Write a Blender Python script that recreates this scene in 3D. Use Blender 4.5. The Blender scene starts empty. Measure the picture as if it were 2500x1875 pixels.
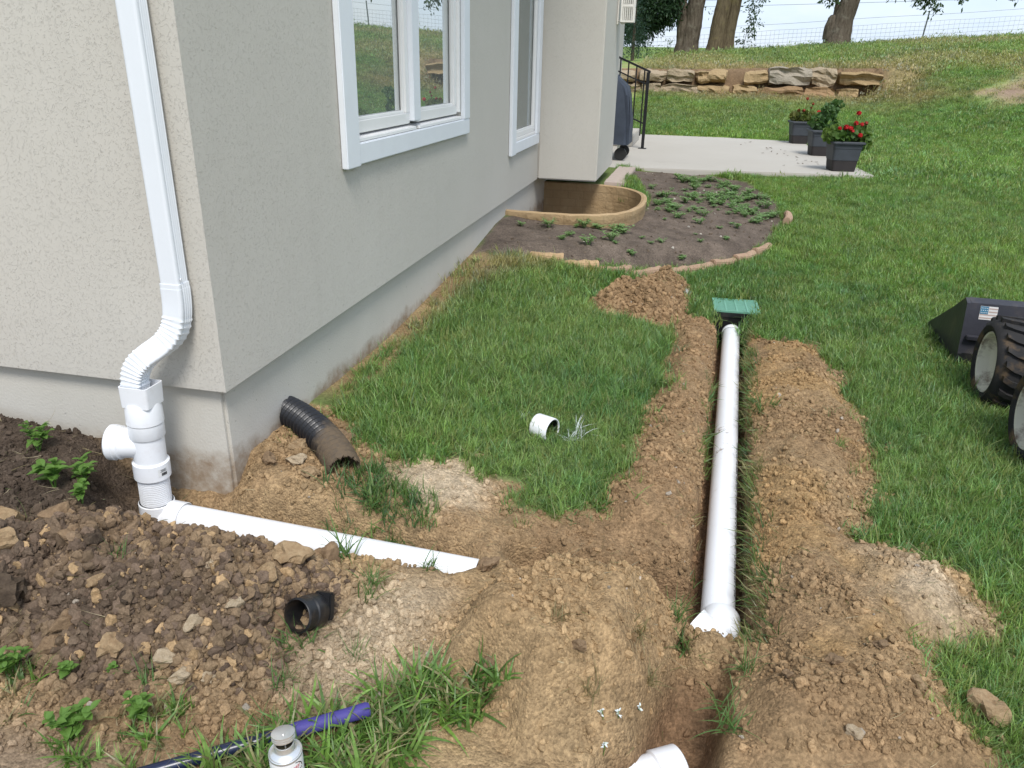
import bpy, bmesh, math, random
import numpy as np
from mathutils import Vector, Matrix, noise as mnoise
R = math.radians
rnd = random.Random(7)
rng = np.random.default_rng(11)
scene = bpy.context.scene
col = scene.collection

# ------------------------------------------------------------------ camera
CAM = np.array([1.408, -2.048, 1.5])
LENS_RATIO, PITCH, ROLL, YAW = 0.7505, R(22.77), R(1.27), R(12.38)
_h = Vector((-math.sin(YAW), math.cos(YAW), 0)); _r = Vector((math.cos(YAW), math.sin(YAW), 0)); _u = Vector((0, 0, 1))
_fw = _h * math.cos(PITCH) - _u * math.sin(PITCH); _up = _h * math.sin(PITCH) + _u * math.cos(PITCH)
_R = _r * math.cos(ROLL) + _up * math.sin(ROLL); _U = -_r * math.sin(ROLL) + _up * math.cos(ROLL)
cam_data = bpy.data.cameras.new('camera'); cam = bpy.data.objects.new('camera', cam_data); col.objects.link(cam)
cam.matrix_world = Matrix(((_R.x, _U.x, -_fw.x, CAM[0]), (_R.y, _U.y, -_fw.y, CAM[1]), (_R.z, _U.z, -_fw.z, CAM[2]), (0, 0, 0, 1)))
cam_data.sensor_fit = 'HORIZONTAL'; cam_data.sensor_width = 36; cam_data.lens = 36 * LENS_RATIO
cam_data.clip_start = 0.05; cam_data.clip_end = 3000
scene.camera = cam

# ------------------------------------------------------------------ sky and sun
SUN_EL, SUN_AZ = R(55), R(157)          # azimuth clockwise from +Y: the sun stands behind and right of the camera
world = bpy.data.worlds.new('World'); scene.world = world; world.use_nodes = True
wn = world.node_tree.nodes; wl = world.node_tree.links; wn.clear()
w_out = wn.new('ShaderNodeOutputWorld'); w_bg = wn.new('ShaderNodeBackground'); w_bg.inputs['Strength'].default_value = 0.115
sky = wn.new('ShaderNodeTexSky'); sky.sky_type = 'NISHITA'; sky.sun_disc = False
sky.sun_elevation = SUN_EL; sky.sun_rotation = SUN_AZ; sky.air_density = 1.0; sky.dust_density = 1.6; sky.ozone_density = 1.2
w_tc = wn.new('ShaderNodeTexCoord'); w_map = wn.new('ShaderNodeMapping'); w_map.inputs['Scale'].default_value = (1, 1, 3.2)
w_n = wn.new('ShaderNodeTexNoise'); w_n.inputs['Scale'].default_value = 3.1; w_n.inputs['Detail'].default_value = 7; w_n.inputs['Roughness'].default_value = .55
w_rmp = wn.new('ShaderNodeValToRGB'); w_rmp.color_ramp.elements[0].position = .36; w_rmp.color_ramp.elements[1].position = .68
w_rmp.color_ramp.elements[0].color = (0, 0, 0, 1); w_rmp.color_ramp.elements[1].color = (1, 1, 1, 1)
w_cl = wn.new('ShaderNodeMixRGB'); w_cl.inputs['Color1'].default_value = (2.6, 3.3, 4.35, 1); w_cl.inputs['Color2'].default_value = (4.1, 4.3, 4.6, 1)   # thin haze, white cloud
w_mix = wn.new('ShaderNodeMixRGB'); w_mix.inputs['Fac'].default_value = .82
wl.new(w_tc.outputs['Generated'], w_map.inputs['Vector']); wl.new(w_map.outputs[0], w_n.inputs['Vector'])
wl.new(w_n.outputs['Fac'], w_rmp.inputs['Fac']); wl.new(w_rmp.outputs['Color'], w_cl.inputs['Fac']); wl.new(w_cl.outputs['Color'], w_mix.inputs['Color2'])
wl.new(sky.outputs['Color'], w_mix.inputs['Color1']); wl.new(w_mix.outputs['Color'], w_bg.inputs['Color'])
wl.new(w_bg.outputs[0], w_out.inputs['Surface'])
sun_d = bpy.data.lights.new('sun', 'SUN'); sun_d.energy = 1.5; sun_d.angle = R(18); sun_d.color = (1, .972, .93)
sun = bpy.data.objects.new('sun', sun_d); col.objects.link(sun)
_sd = Vector((math.sin(SUN_AZ) * math.cos(SUN_EL), math.cos(SUN_AZ) * math.cos(SUN_EL), math.sin(SUN_EL)))
sun.rotation_euler = _sd.to_track_quat('Z', 'Y').to_euler()
scene.view_settings.view_transform = 'Standard'; scene.view_settings.look = 'None'
scene.view_settings.exposure = 1.15; scene.view_settings.gamma = 1.0; scene.view_settings.use_curve_mapping = False
scene.render.engine = 'CYCLES'
cy = scene.cycles; cy.max_bounces = 6; cy.diffuse_bounces = 3; cy.glossy_bounces = 3; cy.transmission_bounces = 4; cy.transparent_max_bounces = 8
cy.use_denoising = True; cy.caustics_reflective = False; cy.caustics_refractive = False

# ------------------------------------------------------------------ object helpers
def tag(o, label=None, cat=None, group=None, kind=None):
    if label: o['label'] = label
    if cat: o['category'] = cat
    if group: o['group'] = group
    if kind: o['kind'] = kind
    return o
def empty(name, loc=(0, 0, 0), rz=0.0, label=None, cat=None, group=None):
    o = bpy.data.objects.new(name, None); o.empty_display_size = .05
    o.location = loc; o.rotation_euler = (0, 0, rz); col.objects.link(o)
    return tag(o, label, cat, group)
def link_mesh(name, me, mat, parent=None, smooth=False):
    if mat is not None: me.materials.append(mat)
    if smooth: me.polygons.foreach_set('use_smooth', [True] * len(me.polygons))
    o = bpy.data.objects.new(name, me); col.objects.link(o)
    if parent is not None: o.parent = parent
    return o
def copy_tree(o, parent=None):
    c = o.copy(); col.objects.link(c); c.parent = parent
    for ch in o.children: copy_tree(ch, c)
    return c
class MB:
    """Collects shapes, builds ONE mesh object."""
    def __init__(s): s.v = []; s.f = []
    def add(s, vs, fs):
        b = len(s.v); s.v += [tuple(p) for p in vs]; s.f += [tuple(i + b for i in f) for f in fs]; return s
    def box(s, a, b, m=None):
        (x0, y0, z0), (x1, y1, z1) = a, b
        vs = [(x0, y0, z0), (x1, y0, z0), (x1, y1, z0), (x0, y1, z0), (x0, y0, z1), (x1, y0, z1), (x1, y1, z1), (x0, y1, z1)]
        if m is not None: vs = [tuple(m @ Vector(p)) for p in vs]
        return s.add(vs, [(3, 2, 1, 0), (4, 5, 6, 7), (0, 1, 5, 4), (1, 2, 6, 5), (2, 3, 7, 6), (3, 0, 4, 7)])
    def prism(s, poly, z0, z1):
        n = len(poly); vs = [(x, y, z0) for x, y in poly] + [(x, y, z1) for x, y in poly]
        return s.add(vs, [tuple(range(n))[::-1], tuple(range(n, 2 * n))] + [(i, (i + 1) % n, (i + 1) % n + n, i + n) for i in range(n)])
    def loft(s, rings, cap0=True, cap1=True):
        n = len(rings[0]); vs = [p for r in rings for p in r]; fs = []
        for k in range(len(rings) - 1):
            for i in range(n):
                j = (i + 1) % n; fs.append((k * n + i, k * n + j, (k + 1) * n + j, (k + 1) * n + i))
        if cap0: fs.append(tuple(range(n))[::-1])
        if cap1: fs.append(tuple(range((len(rings) - 1) * n, len(rings) * n)))
        return s.add(vs, fs)
    def tube(s, path, rad, n=10, cap0=True, cap1=True, prof=None):
        path = [Vector(p) for p in path]; rings = []
        if not isinstance(rad, (list, tuple)): rad = [rad] * len(path)
        prev = None
        for i, p in enumerate(path):
            t = (path[min(i + 1, len(path) - 1)] - path[max(i - 1, 0)]).normalized()
            if prev is None:
                a = Vector((0, 0, 1)) if abs(t.z) < .9 else Vector((1, 0, 0)); u = t.cross(a).normalized()
            else: u = (prev - t * prev.dot(t)).normalized()
            prev = u; w = t.cross(u)
            if prof is None: rings.append([tuple(p + (u * math.cos(2 * math.pi * k / n) + w * math.sin(2 * math.pi * k / n)) * rad[i]) for k in range(n)])
            else: rings.append([tuple(p + u * a_ * rad[i] + w * b_ * rad[i]) for a_, b_ in prof])
        return s.loft(rings, cap0, cap1)
    def lathe(s, prof, n=32, m=None, closed=False):
        """prof: list of (radius, height) revolved about local Z."""
        rings = []
        for r_, z in prof:
            ring = [Vector((r_ * math.cos(2 * math.pi * k / n), r_ * math.sin(2 * math.pi * k / n), z)) for k in range(n)]
            rings.append([tuple(m @ p) if m is not None else tuple(p) for p in ring])
        if closed: rings.append(rings[0])
        return s.loft(rings, False, False)
    def mesh(s, name):
        me = bpy.data.meshes.new(name); me.from_pydata(s.v, [], s.f); me.validate(); me.update(); return me
    def build(s, name, mat, parent=None, smooth=False, bevel=0, seg=2, weld=False):
        me = s.mesh(name)
        if bevel or weld:
            bm = bmesh.new(); bm.from_mesh(me)
            if weld: bmesh.ops.remove_doubles(bm, verts=bm.verts, dist=1e-5)
            if bevel:
                es = [e for e in bm.edges if len(e.link_faces) == 2 and e.calc_face_angle(0) > .5]
                bmesh.ops.bevel(bm, geom=es, offset=bevel, segments=seg, affect='EDGES', clamp_overlap=True)
            bmesh.ops.recalc_face_normals(bm, faces=bm.faces); bm.to_mesh(me); bm.free()
        o = link_mesh(name, me, mat, parent, False)
        if smooth:
            me.polygons.foreach_set('use_smooth', [True] * len(me.polygons))
            try: me.set_sharp_from_angle(angle=R(38))
            except Exception: pass
        return o
def rotz(a): return Matrix.Rotation(a, 4, 'Z')
def frame(origin, zdir, xhint=(1, 0, 0)):
    z = Vector(zdir).normalized(); x = Vector(xhint); x = (x - z * x.dot(z))
    if x.length < 1e-4: x = Vector((0, 1, 0)); x = x - z * x.dot(z)
    x.normalize(); y = z.cross(x)
    return Matrix(((x.x, y.x, z.x, origin[0]), (x.y, y.y, z.y, origin[1]), (x.z, y.z, z.z, origin[2]), (0, 0, 0, 1)))

# ------------------------------------------------------------------ material helpers
class NT:
    def __init__(s, name):
        s.m = bpy.data.materials.new(name); s.m.use_nodes = True; s.t = s.m.node_tree; s.n = s.t.nodes
        s.b = s.n['Principled BSDF']; s.out = s.n['Material Output']
    def new(s, kind, **kw):
        x = s.n.new(kind)
        for k, v in kw.items():
            if hasattr(x, k): setattr(x, k, v)
            else: x.inputs[k.replace('_', ' ')].default_value = v
        return x
    def link(s, a, b): s.t.links.new(a, b)
    def coord(s, which='Object'):
        return s.new('ShaderNodeTexCoord').outputs[which]
    def noise(s, scale, detail=4, rough=.55, vec=None, dist=0):
        x = s.new('ShaderNodeTexNoise'); x.inputs['Scale'].default_value = scale; x.inputs['Detail'].default_value = detail
        x.inputs['Roughness'].default_value = rough; x.inputs['Distortion'].default_value = dist
        s.link(vec if vec is not None else s.coord(), x.inputs['Vector']); return x.outputs['Fac']
    def ramp(s, fac, stops):
        x = s.new('ShaderNodeValToRGB'); e = x.color_ramp.elements
        while len(e) < len(stops): e.new(.5)
        for i, (p, c) in enumerate(stops):
            e[i].position = p; e[i].color = (*c, 1) if isinstance(c, (tuple, list)) else (c, c, c, 1)
        s.link(fac, x.inputs['Fac']); return x.outputs['Color']
    def mix(s, fac, a, b, mode='MIX'):
        x = s.new('ShaderNodeMixRGB'); x.blend_type = mode
        for i, v in ((0, fac), (1, a), (2, b)):
            if isinstance(v, (int, float)): x.inputs[i].default_value = v if i == 0 else (v, v, v, 1)
            elif isinstance(v, (tuple, list)): x.inputs[i].default_value = (*v[:3], 1)
            else: s.link(v, x.inputs[i])
        return x.outputs[0]
    def math(s, op, a, b=0.0, clamp=False):
        x = s.new('ShaderNodeMath'); x.operation = op; x.use_clamp = clamp
        for i, v in ((0, a), (1, b)):
            if isinstance(v, (int, float)): x.inputs[i].default_value = v
            else: s.link(v, x.inputs[i])
        return x.outputs[0]
    def attr(s, name, kind='GEOMETRY', out='Color'):
        x = s.new('ShaderNodeAttribute'); x.attribute_name = name; x.attribute_type = kind; return x.outputs[out]
    def bump(s, h, strength=.5, dist=.01, normal=None):
        x = s.new('ShaderNodeBump'); x.inputs['Strength'].default_value = strength; x.inputs['Distance'].default_value = dist
        s.link(h, x.inputs['Height'])
        if normal is not None: s.link(normal, x.inputs['Normal'])
        s.link(x.outputs[0], s.b.inputs['Normal']); return x.outputs[0]
    def base(s, c):
        if isinstance(c, (tuple, list)): s.b.inputs['Base Color'].default_value = (*c[:3], 1)
        else: s.link(c, s.b.inputs['Base Color'])
    def rough(s, v, spec=.4):
        if isinstance(v, (int, float)): s.b.inputs['Roughness'].default_value = v
        else: s.link(v, s.b.inputs['Roughness'])
        s.b.inputs['Specular IOR Level'].default_value = spec
def simple(name, c, rough=.5, spec=.4, var=.12, scale=25, bump=0, metal=0, dirt=None, dirt_amt=.5, dirt_scale=6):
    """Painted or moulded surface with a little tone variation, optional soil smudges and fine relief."""
    t = NT(name); n = t.noise(scale, 5, .6)
    cc = t.mix(t.ramp(n, [(.25, 0.), (.75, 1.)]), tuple(x * (1 - var) for x in c), tuple(min(1, x * (1 + var)) for x in c))
    if dirt is not None:
        k = t.ramp(t.noise(dirt_scale, 7, .65), [(.52, 0.), (.70, dirt_amt)]); cc = t.mix(k, cc, dirt)
    t.base(cc); t.rough(rough, spec); t.b.inputs['Metallic'].default_value = metal
    if bump: t.bump(t.noise(scale * 6, 4, .6), bump, .004)
    return t.m
# ------------------------------------------------------------------ terrain
def sst(a, b, x):
    t = np.clip((x - a) / (b - a), 0, 1); return t * t * (3 - 2 * t)
def _hash(ix, iy, seed):
    h = (ix.astype(np.int64) * 374761393 + iy.astype(np.int64) * 668265263 + seed * 974634541) & 0xffffffff
    h = ((h ^ (h >> 13)) * 1274126177) & 0xffffffff
    return ((h ^ (h >> 16)) & 0xffffff) / float(0xffffff)
def vnoise(x, y, seed=0):
    ix = np.floor(x); iy = np.floor(y); fx = x - ix; fy = y - iy
    u = fx * fx * fx * (fx * (fx * 6 - 15) + 10); v = fy * fy * fy * (fy * (fy * 6 - 15) + 10)
    a = _hash(ix, iy, seed); b = _hash(ix + 1, iy, seed); c = _hash(ix, iy + 1, seed); d = _hash(ix + 1, iy + 1, seed)
    return (a * (1 - u) + b * u) * (1 - v) + (c * (1 - u) + d * u) * v
def fbm(x, y, scale, octs=4, seed=0, gain=.5):
    s = 0; a = 1; t = 0
    for o in range(octs):
        c_, s_ = math.cos(.6 * o + .3), math.sin(.6 * o + .3)
        s = s + a * vnoise((x * c_ - y * s_) * scale + 17.3 * o, (x * s_ + y * c_) * scale + 5.1 * o, seed + o); t += a; a *= gain; scale *= 2.03
    return s / t - .5
def sd(poly, x, y):
    """Distance inside (positive) or outside (negative) a polygon."""
    x = np.asarray(x, float); y = np.asarray(y, float)
    dm = np.full(x.shape, 1e9); ins = np.zeros(x.shape, bool); n = len(poly)
    for i in range(n):
        ax, ay = poly[i]; bx, by = poly[(i + 1) % n]; ex, ey = bx - ax, by - ay; wx, wy = x - ax, y - ay
        t = np.clip((wx * ex + wy * ey) / (ex * ex + ey * ey + 1e-12), 0, 1)
        dm = np.minimum(dm, (wx - ex * t) ** 2 + (wy - ey * t) ** 2)
        cnd = ((ay > y) != (by > y)) & (x < (bx - ax) * (y - ay) / ((by - ay) if by != ay else 1e-12) + ax); ins ^= cnd
    d = np.sqrt(dm); return np.where(ins, d, -d)
def segd(x, y, a, b):
    ex, ey = b[0] - a[0], b[1] - a[1]; t = np.clip(((x - a[0]) * ex + (y - a[1]) * ey) / (ex * ex + ey * ey), 0, 1)
    return np.hypot(x - a[0] - ex * t, y - a[1] - ey * t), t
POLY=dict(
 DIRT=[(-0.091,0.603),(0.043,0.584),(0.223,0.454),(0.338,0.316),(0.488,0.301),(0.681,0.425),(0.751,0.37),(0.847,0.339),(0.962,0.372),(0.927,0.217),(1.075,0.221),(1.204,0.369),(1.242,0.49),(1.221,0.686),(1.286,0.906),(1.286,1.168),(1.321,1.37),(1.352,1.62),(1.358,1.821),(1.376,2.278),(1.366,2.516),(1.228,2.462),(1.135,2.555),(0.969,2.483),(0.826,2.63),(0.883,2.934),(1.016,3.168),(1.188,3.491),(1.349,3.662),(1.477,3.576),(1.525,3.246),(1.574,2.816),(1.68,2.75),(1.686,3.123),(1.968,3.177),(1.877,2.758),(1.911,2.499),(2.101,2.554),(2.231,2.547),(2.28,2.171),(2.357,2.055),(2.289,1.778),(2.327,1.507),(2.294,1.117),(2.242,0.861),(2.164,0.6),(2.176,0.536),(2.103,0.427),(2.168,0.374),(2.258,0.385),(2.375,0.335),(2.448,0.253),(2.465,0.119),(2.441,0.026),(2.375,-0.069),(2.249,-0.137),(2.213,-0.184),(2.202,-0.272),(2.237,-0.344),(2.236,-0.419),(2.28,-0.477),(2.287,-0.502)],
 BERML=[(1.389,2.641),(1.588,2.752),(1.68,2.635),(1.654,1.923),(1.62,1.067),(1.593,0.546),(1.56,0.316),(1.475,0.249),(1.286,0.223),(1.208,0.338),(1.24,0.676),(1.299,0.913),(1.306,1.176),(1.336,1.377),(1.368,1.627),(1.376,2.278)],
 BERMR=[(1.83,2.588),(2.073,2.544),(2.226,2.506),(2.28,2.171),(2.346,2.017),(2.289,1.778),(2.323,1.506),(2.284,1.115),(2.155,0.594),(2.103,0.427),(2.255,0.371),(2.446,0.248),(2.45,0.072),(2.35,-0.075),(2.224,-0.164),(2.214,-0.269),(2.231,-0.42),(2.271,-0.505),(1.666,-0.655),(1.647,-0.429),(1.686,-0.203),(1.723,0.361),(1.766,1.352)],
 MOUND=[(0.895,-0.602),(0.88,-0.437),(0.916,-0.181),(1.118,-0.021),(1.306,0.026),(1.472,-0.058),(1.523,-0.163),(1.488,-0.294),(1.481,-0.504),(1.384,-0.622),(1.27,-0.698),(1.163,-0.774),(1.07,-0.669),(0.988,-0.628)],
 PILEL=[(-0.676,-0.676),(-0.468,-0.495),(-0.364,-0.434),(-0.166,-0.324),(0.058,-0.306),(0.365,-0.281),(0.523,-0.302),(0.592,-0.427),(0.587,-0.563),(0.541,-0.726),(0.455,-0.832),(0.278,-0.891),(0.08,-0.881),(-0.13,-0.865),(-0.385,-0.942)],
 PILEB=[(0.826,2.63),(0.883,2.934),(1.016,3.168),(1.188,3.491),(1.349,3.662),(1.477,3.576),(1.517,3.194),(1.472,2.781),(1.363,2.578),(1.228,2.462),(1.104,2.573),(0.969,2.483)],
 PIT=[(1.516,-0.168),(1.557,-0.266),(1.659,-0.23),(1.668,-0.321),(1.641,-0.43),(1.614,-0.667),(1.513,-0.814),(1.273,-0.813),(1.41,-0.604),(1.483,-0.331)],
 BED=[(-0.074,4.023),(0.987,5.431),(0.986,6.076),(0.699,6.57),(0.647,7.542),(1.454,7.945),(2.089,7.425),(2.313,6.35),(2.319,5.593),(2.118,4.761),(1.836,4.23),(1.446,3.901),(1.145,3.609),(0.738,3.277),(0.369,3.188),(0.028,3.136),(-0.021,3.07)],
 GRASSA=[(0.352,0.008),(0.356,0.149),(0.455,0.204),(0.548,0.117),(0.713,0.043),(0.666,-0.053),(0.596,-0.077),(0.519,-0.079),(0.385,-0.063)],
 CRAB=[(0.64,-0.913),(0.714,-0.834),(0.799,-0.766),(0.782,-0.71),(0.867,-0.629),(0.984,-0.615),(1.077,-0.627),(1.036,-0.714),(0.975,-0.778),(0.937,-0.83),(0.92,-0.932),(0.693,-1.013),(0.455,-1.091),(0.467,-1.03),(0.609,-0.937)],
 WEEDS=[(0.171,-1.057),(0.235,-0.993),(0.253,-0.924),(0.334,-0.886),(0.412,-0.913),(0.444,-0.979),(0.446,-1.048),(0.465,-1.089),(0.252,-1.149)],
 WEEDS2=[(-0.13,-0.893),(-0.063,-0.851),(0.016,-0.881),(0.035,-0.96),(0.05,-1.032),(0.05,-1.082)],
 PALE1=[(0.485,0.261),(0.686,0.408),(0.802,0.31),(0.776,0.157),(0.655,0.07),(0.554,0.122)],
 PALE2=[(0.571,-0.531),(0.681,-0.263),(0.842,-0.317),(0.885,-0.573),(0.787,-0.677),(0.668,-0.737),(0.561,-0.718)],
 PALE3=[(2.069,0.228),(2.269,0.307),(2.423,0.173),(2.422,0.044),(2.265,-0.076),(2.086,-0.043)],
 DARK1=[(-1.168,-0.134),(-0.882,0.205),(-0.395,0.006),(-0.155,-0.295),(-0.347,-0.417),(-0.475,-0.487),(-0.712,-0.569)],
 DARK2=[(-0.712,-0.569),(-0.405,-0.46),(-0.193,-0.548),(-0.122,-0.704),(0.001,-0.611),(0.302,-0.58),(0.442,-0.637),(0.418,-0.77),(0.196,-0.78),(0.124,-0.902),(-0.069,-0.844),(-0.226,-1.029)],
 DRY=[(0.029,1.408),(0.031,1.793),(0.026,2.184),(0.049,2.707),(0.041,3.088),(0.39,3.163),(0.501,3.105),(0.313,2.782),(0.164,2.409),(0.111,2.006),(0.085,1.6)],
 SIDEPATCH=[(6.864,15.908),(7.39,16.347),(8.502,18.061),(7.459,14.677),(7.082,14.689),(6.921,15.211)],
 SLOPEPATCH=[(5.564,18.911),(6.141,18.909),(6.432,16.848),(6.7,15.885),(6.064,16.654),(5.685,17.867)],
)

POLY['DIRT'] += [(2.45, -1.6), (2.2, -4), (-4, -4), (-4, .2), (-.1, .2)]
POLY['MOUND'] = [(x, y - .11) if y > -.35 and x < 1.45 else (x, y) for x, y in POLY['MOUND']]
WELL = [(-.06, 4.18), (.45, 4.16), (.70, 4.22), (.87, 4.38), (.97, 4.66), (1.0, 5.0), (.97, 5.36), (.86, 5.62), (.66, 5.78), (.40, 5.84), (-.06, 5.85)]
PATIO = [(-1.5, 7.45), (.47, 7.66), (3.55, 8.06), (3.22, 12.42), (1.9, 12.68), (-1.5, 12.6)]
PIPE_A, PIPE_B = (-.22, -.105), (1.03, -.115)          # buried end of the side pipe
def base(x, y):
    """Lawn before any digging: falls from the house to a swale, climbs to the stone wall and the hill crest."""
    x = np.asarray(x, float); y = np.asarray(y, float)
    w = np.interp(y, [-2, -1, 0, .9, 1.5, 3.1, 3.8, 6, 8, 12], [.06, .13, .20, .165, .16, .25, .33, .37, .34, .33])
    wfar = sst(8, 11, y)
    s = np.interp(y, [-3, -.5, 0, 3, 4, 5, 6.5, 8, 12.7, 15, 17, 18.6, 30], [-.02, 0, 0, 0, .05, .12, .22, .29, .33, .48, .68, .86, 1.3])
    f = 1 - sst(0.05, 1.55, x)
    w = w * (1 - wfar) + s * wfar
    z = s + (w - s) * f
    z = z + (.375 - z) * sst(.98, .80, x) * sst(5.72, 5.92, y) * sst(7.7, 7.2, y)
    zf = (.20 + .115 * np.clip(-x / .9, 0, 1.3)) * (1 - sst(0, -1.6, y) * .62)
    left = sst(.35, -.1, x) * sst(.1, -.05, y)
    z = z * (1 - left) + zf * left
    C = 1.74 + .069 * np.clip(x, -12, 30)
    t0 = 1.40 + .02 * np.clip(x, -3, 6); up = t0 + (C - t0) * sst(18.7, 29, y)
    slope = s + (C - s) * sst(7, 29.5, y)
    wm = 1 - sst(5.0, 7.2, x); j = sst(18.85, 19.05, y)
    zl = np.where(y < 18.85, s + (w - s) * f, s * (1 - j) + up * j)
    zr = np.where(y < 7, z, slope); far = sst(7, 10, y)
    z = z * (1 - far) + (zl * wm + zr * (1 - wm)) * far
    z = z + .02 * np.clip(x - 4.5, 0, 40) * (1 - sst(6, 26, y)) * sst(-8, 0, y)
    fld = C + (y - 36) * .0195 + (1.74 - C) * sst(36, 140, y); k = sst(33, 40, y)
    return z * (1 - k) + np.where(y > 33, fld, z) * k
def dirt_mask(x, y):
    return sst(-.03, .02, sd(POLY['DIRT'], x, y) + .05 * fbm(x, y, 7, 3, 3))
def ground(x, y, fine=True):
    x = np.asarray(x, float); y = np.asarray(y, float)
    z = base(x, y) + .05 * fbm(x, y, .7, 3, 5) * sst(2, 6, np.hypot(x - 1.4, y + 2)) * (1 - sst(9, 7.2, y) * sst(4.2, 3.2, x) * .8)
    near = (np.abs(x - .8) < 3.2) & (y > -4.2) & (y < 9)
    if not near.any(): return z
    xs, ys = x[near], y[near]; zz = z[near]
    P = POLY; m = dirt_mask(xs, ys)
    wob = fbm(xs, ys, 5, 3, 21)
    zz = zz - .012 * m
    zz += .085 * sst(-.01, .13, sd(P['BERML'], xs, ys) + .05 * wob) * (.75 + .9 * (fbm(xs, ys, 6, 3, 31) + .5) * .6)
    br = sst(-.01, .18, sd(P['BERMR'], xs, ys) + .05 * wob)
    zz += br * (.075 + .03 * sst(.6, -.4, ys) + .07 * fbm(xs, ys, 3.2, 3, 33))
    zz += sst(-.01, .16, sd(P['MOUND'], xs, ys) + .03 * wob) * (.20 + .05 * fbm(xs, ys, 5, 3, 35))
    pl = sst(-.01, .20, sd(P['PILEL'], xs, ys) + .05 * wob)
    zz += pl * (.105 + .13 * fbm(xs, ys, 6, 4, 37, .6))
    pb = sst(-.01, .30, sd(P['PILEB'], xs, ys) + .06 * wob)
    zz += pb * (.17 + .16 * fbm(xs, ys, 5.5, 4, 39, .6)) + .05 * np.exp(-((xs - 1.38) ** 2 + (ys - 3.42) ** 2) / .012)
    # apron in front of the side pipe, hollow under the black fitting
    d, t = segd(xs, ys, (-.2, -.17), (.92, -.17)); k = 1 - sst(.06, .24, d + .04 * wob); zz = zz * (1 - k) + np.minimum(zz, np.interp(t, [0, .5, .8, 1], [.085, .07, .075, .12]) + .02 * wob) * k
    d = np.hypot(xs - .545, (ys + .60)); k = 1 - sst(.05, .14, d); zz = zz * (1 - k) + np.minimum(zz, .095) * k
    # digging: hole under the downspout, side trench, main trench, pit in front
    d = np.hypot((xs + .2) / 1.25, ys + .06); k = 1 - sst(.13, .27, d + .05 * wob); zz = zz * (1 - k) + np.minimum(zz, .06) * k
    d, t = segd(xs, ys, (-.25, -.11), (.80, -.115)); k = 1 - sst(.062, .105, d + .05 * wob)
    zz = zz * (1 - k) + np.minimum(zz, .01 - .07 * t) * k
    d, t = segd(xs, ys, (1.02, .0), (1.6, .045)); k = (1 - sst(.055, .085, d + .05 * wob)); zz = zz * (1 - k) + np.minimum(zz, -.10 - .07 * t) * k
    hw = np.interp(ys, [-.3, 0, 2.6, 2.85, 3.0], [.085, .074, .074, .095, .11]); d, t = segd(xs, ys, (1.632, -.09), (1.774, 2.96))
    k = 1 - sst(hw, hw + .03, d + .03 * wob + .012 * fbm(xs, ys, 22, 2, 43)); zz = zz * (1 - k) + np.minimum(zz, -.185) * k
    k = sst(-.02, .045, sd(P['PIT'], xs, ys) + .03 * wob); zz = zz * (1 - k) + np.minimum(zz, np.interp(ys, [-.5, -.42, -.27, -.19, -.1], [-.20, -.19, -.10, -.09, -.08])) * k
    # clods and crumbs
    amp = m * (.012 + .016 * pl + .014 * pb + .006 * br)
    if fine:
        rid = 1 - np.abs(2 * fbm(xs, ys, 9, 2, 51))
        zz += amp * (2.1 * fbm(xs, ys, 10, 4, 45, .62) + 1.5 * fbm(xs, ys, 34, 3, 47, .65) + .7 * (rid - .6) + 1.2 * np.clip(fbm(xs, ys, 16, 2, 53) - .06, 0, 1))
        bed = sst(0, .25, sd(P['BED'], xs, ys)); zz = zz * (1 - .7 * bed) + .7 * bed * (.325 - .12 * sst(.8, 2.2, xs)); zz += bed * (.025 * fbm(xs, ys, 9, 4, 49, .6) - .02)
    # bench near grate, basin and window well are holes
    g = (np.abs(xs - 1.795) < .15) & (np.abs(ys - 3.105) < .15); zz = np.where(g, np.minimum(zz, -.3), zz)
    zz = np.where(sd(WELL, xs, ys) > -.032, -.75, zz)
    z = z.copy(); z[near] = zz
    inp = sd(PATIO, x, y) > .04; z = np.where(inp, np.minimum(z, .22), z)
    return z
def trench_x(y): return 1.637 + .0466 * np.clip(y, -.2, 3.0)
def gz(x, y): return float(ground(np.array([x]), np.array([y]))[0])
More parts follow.
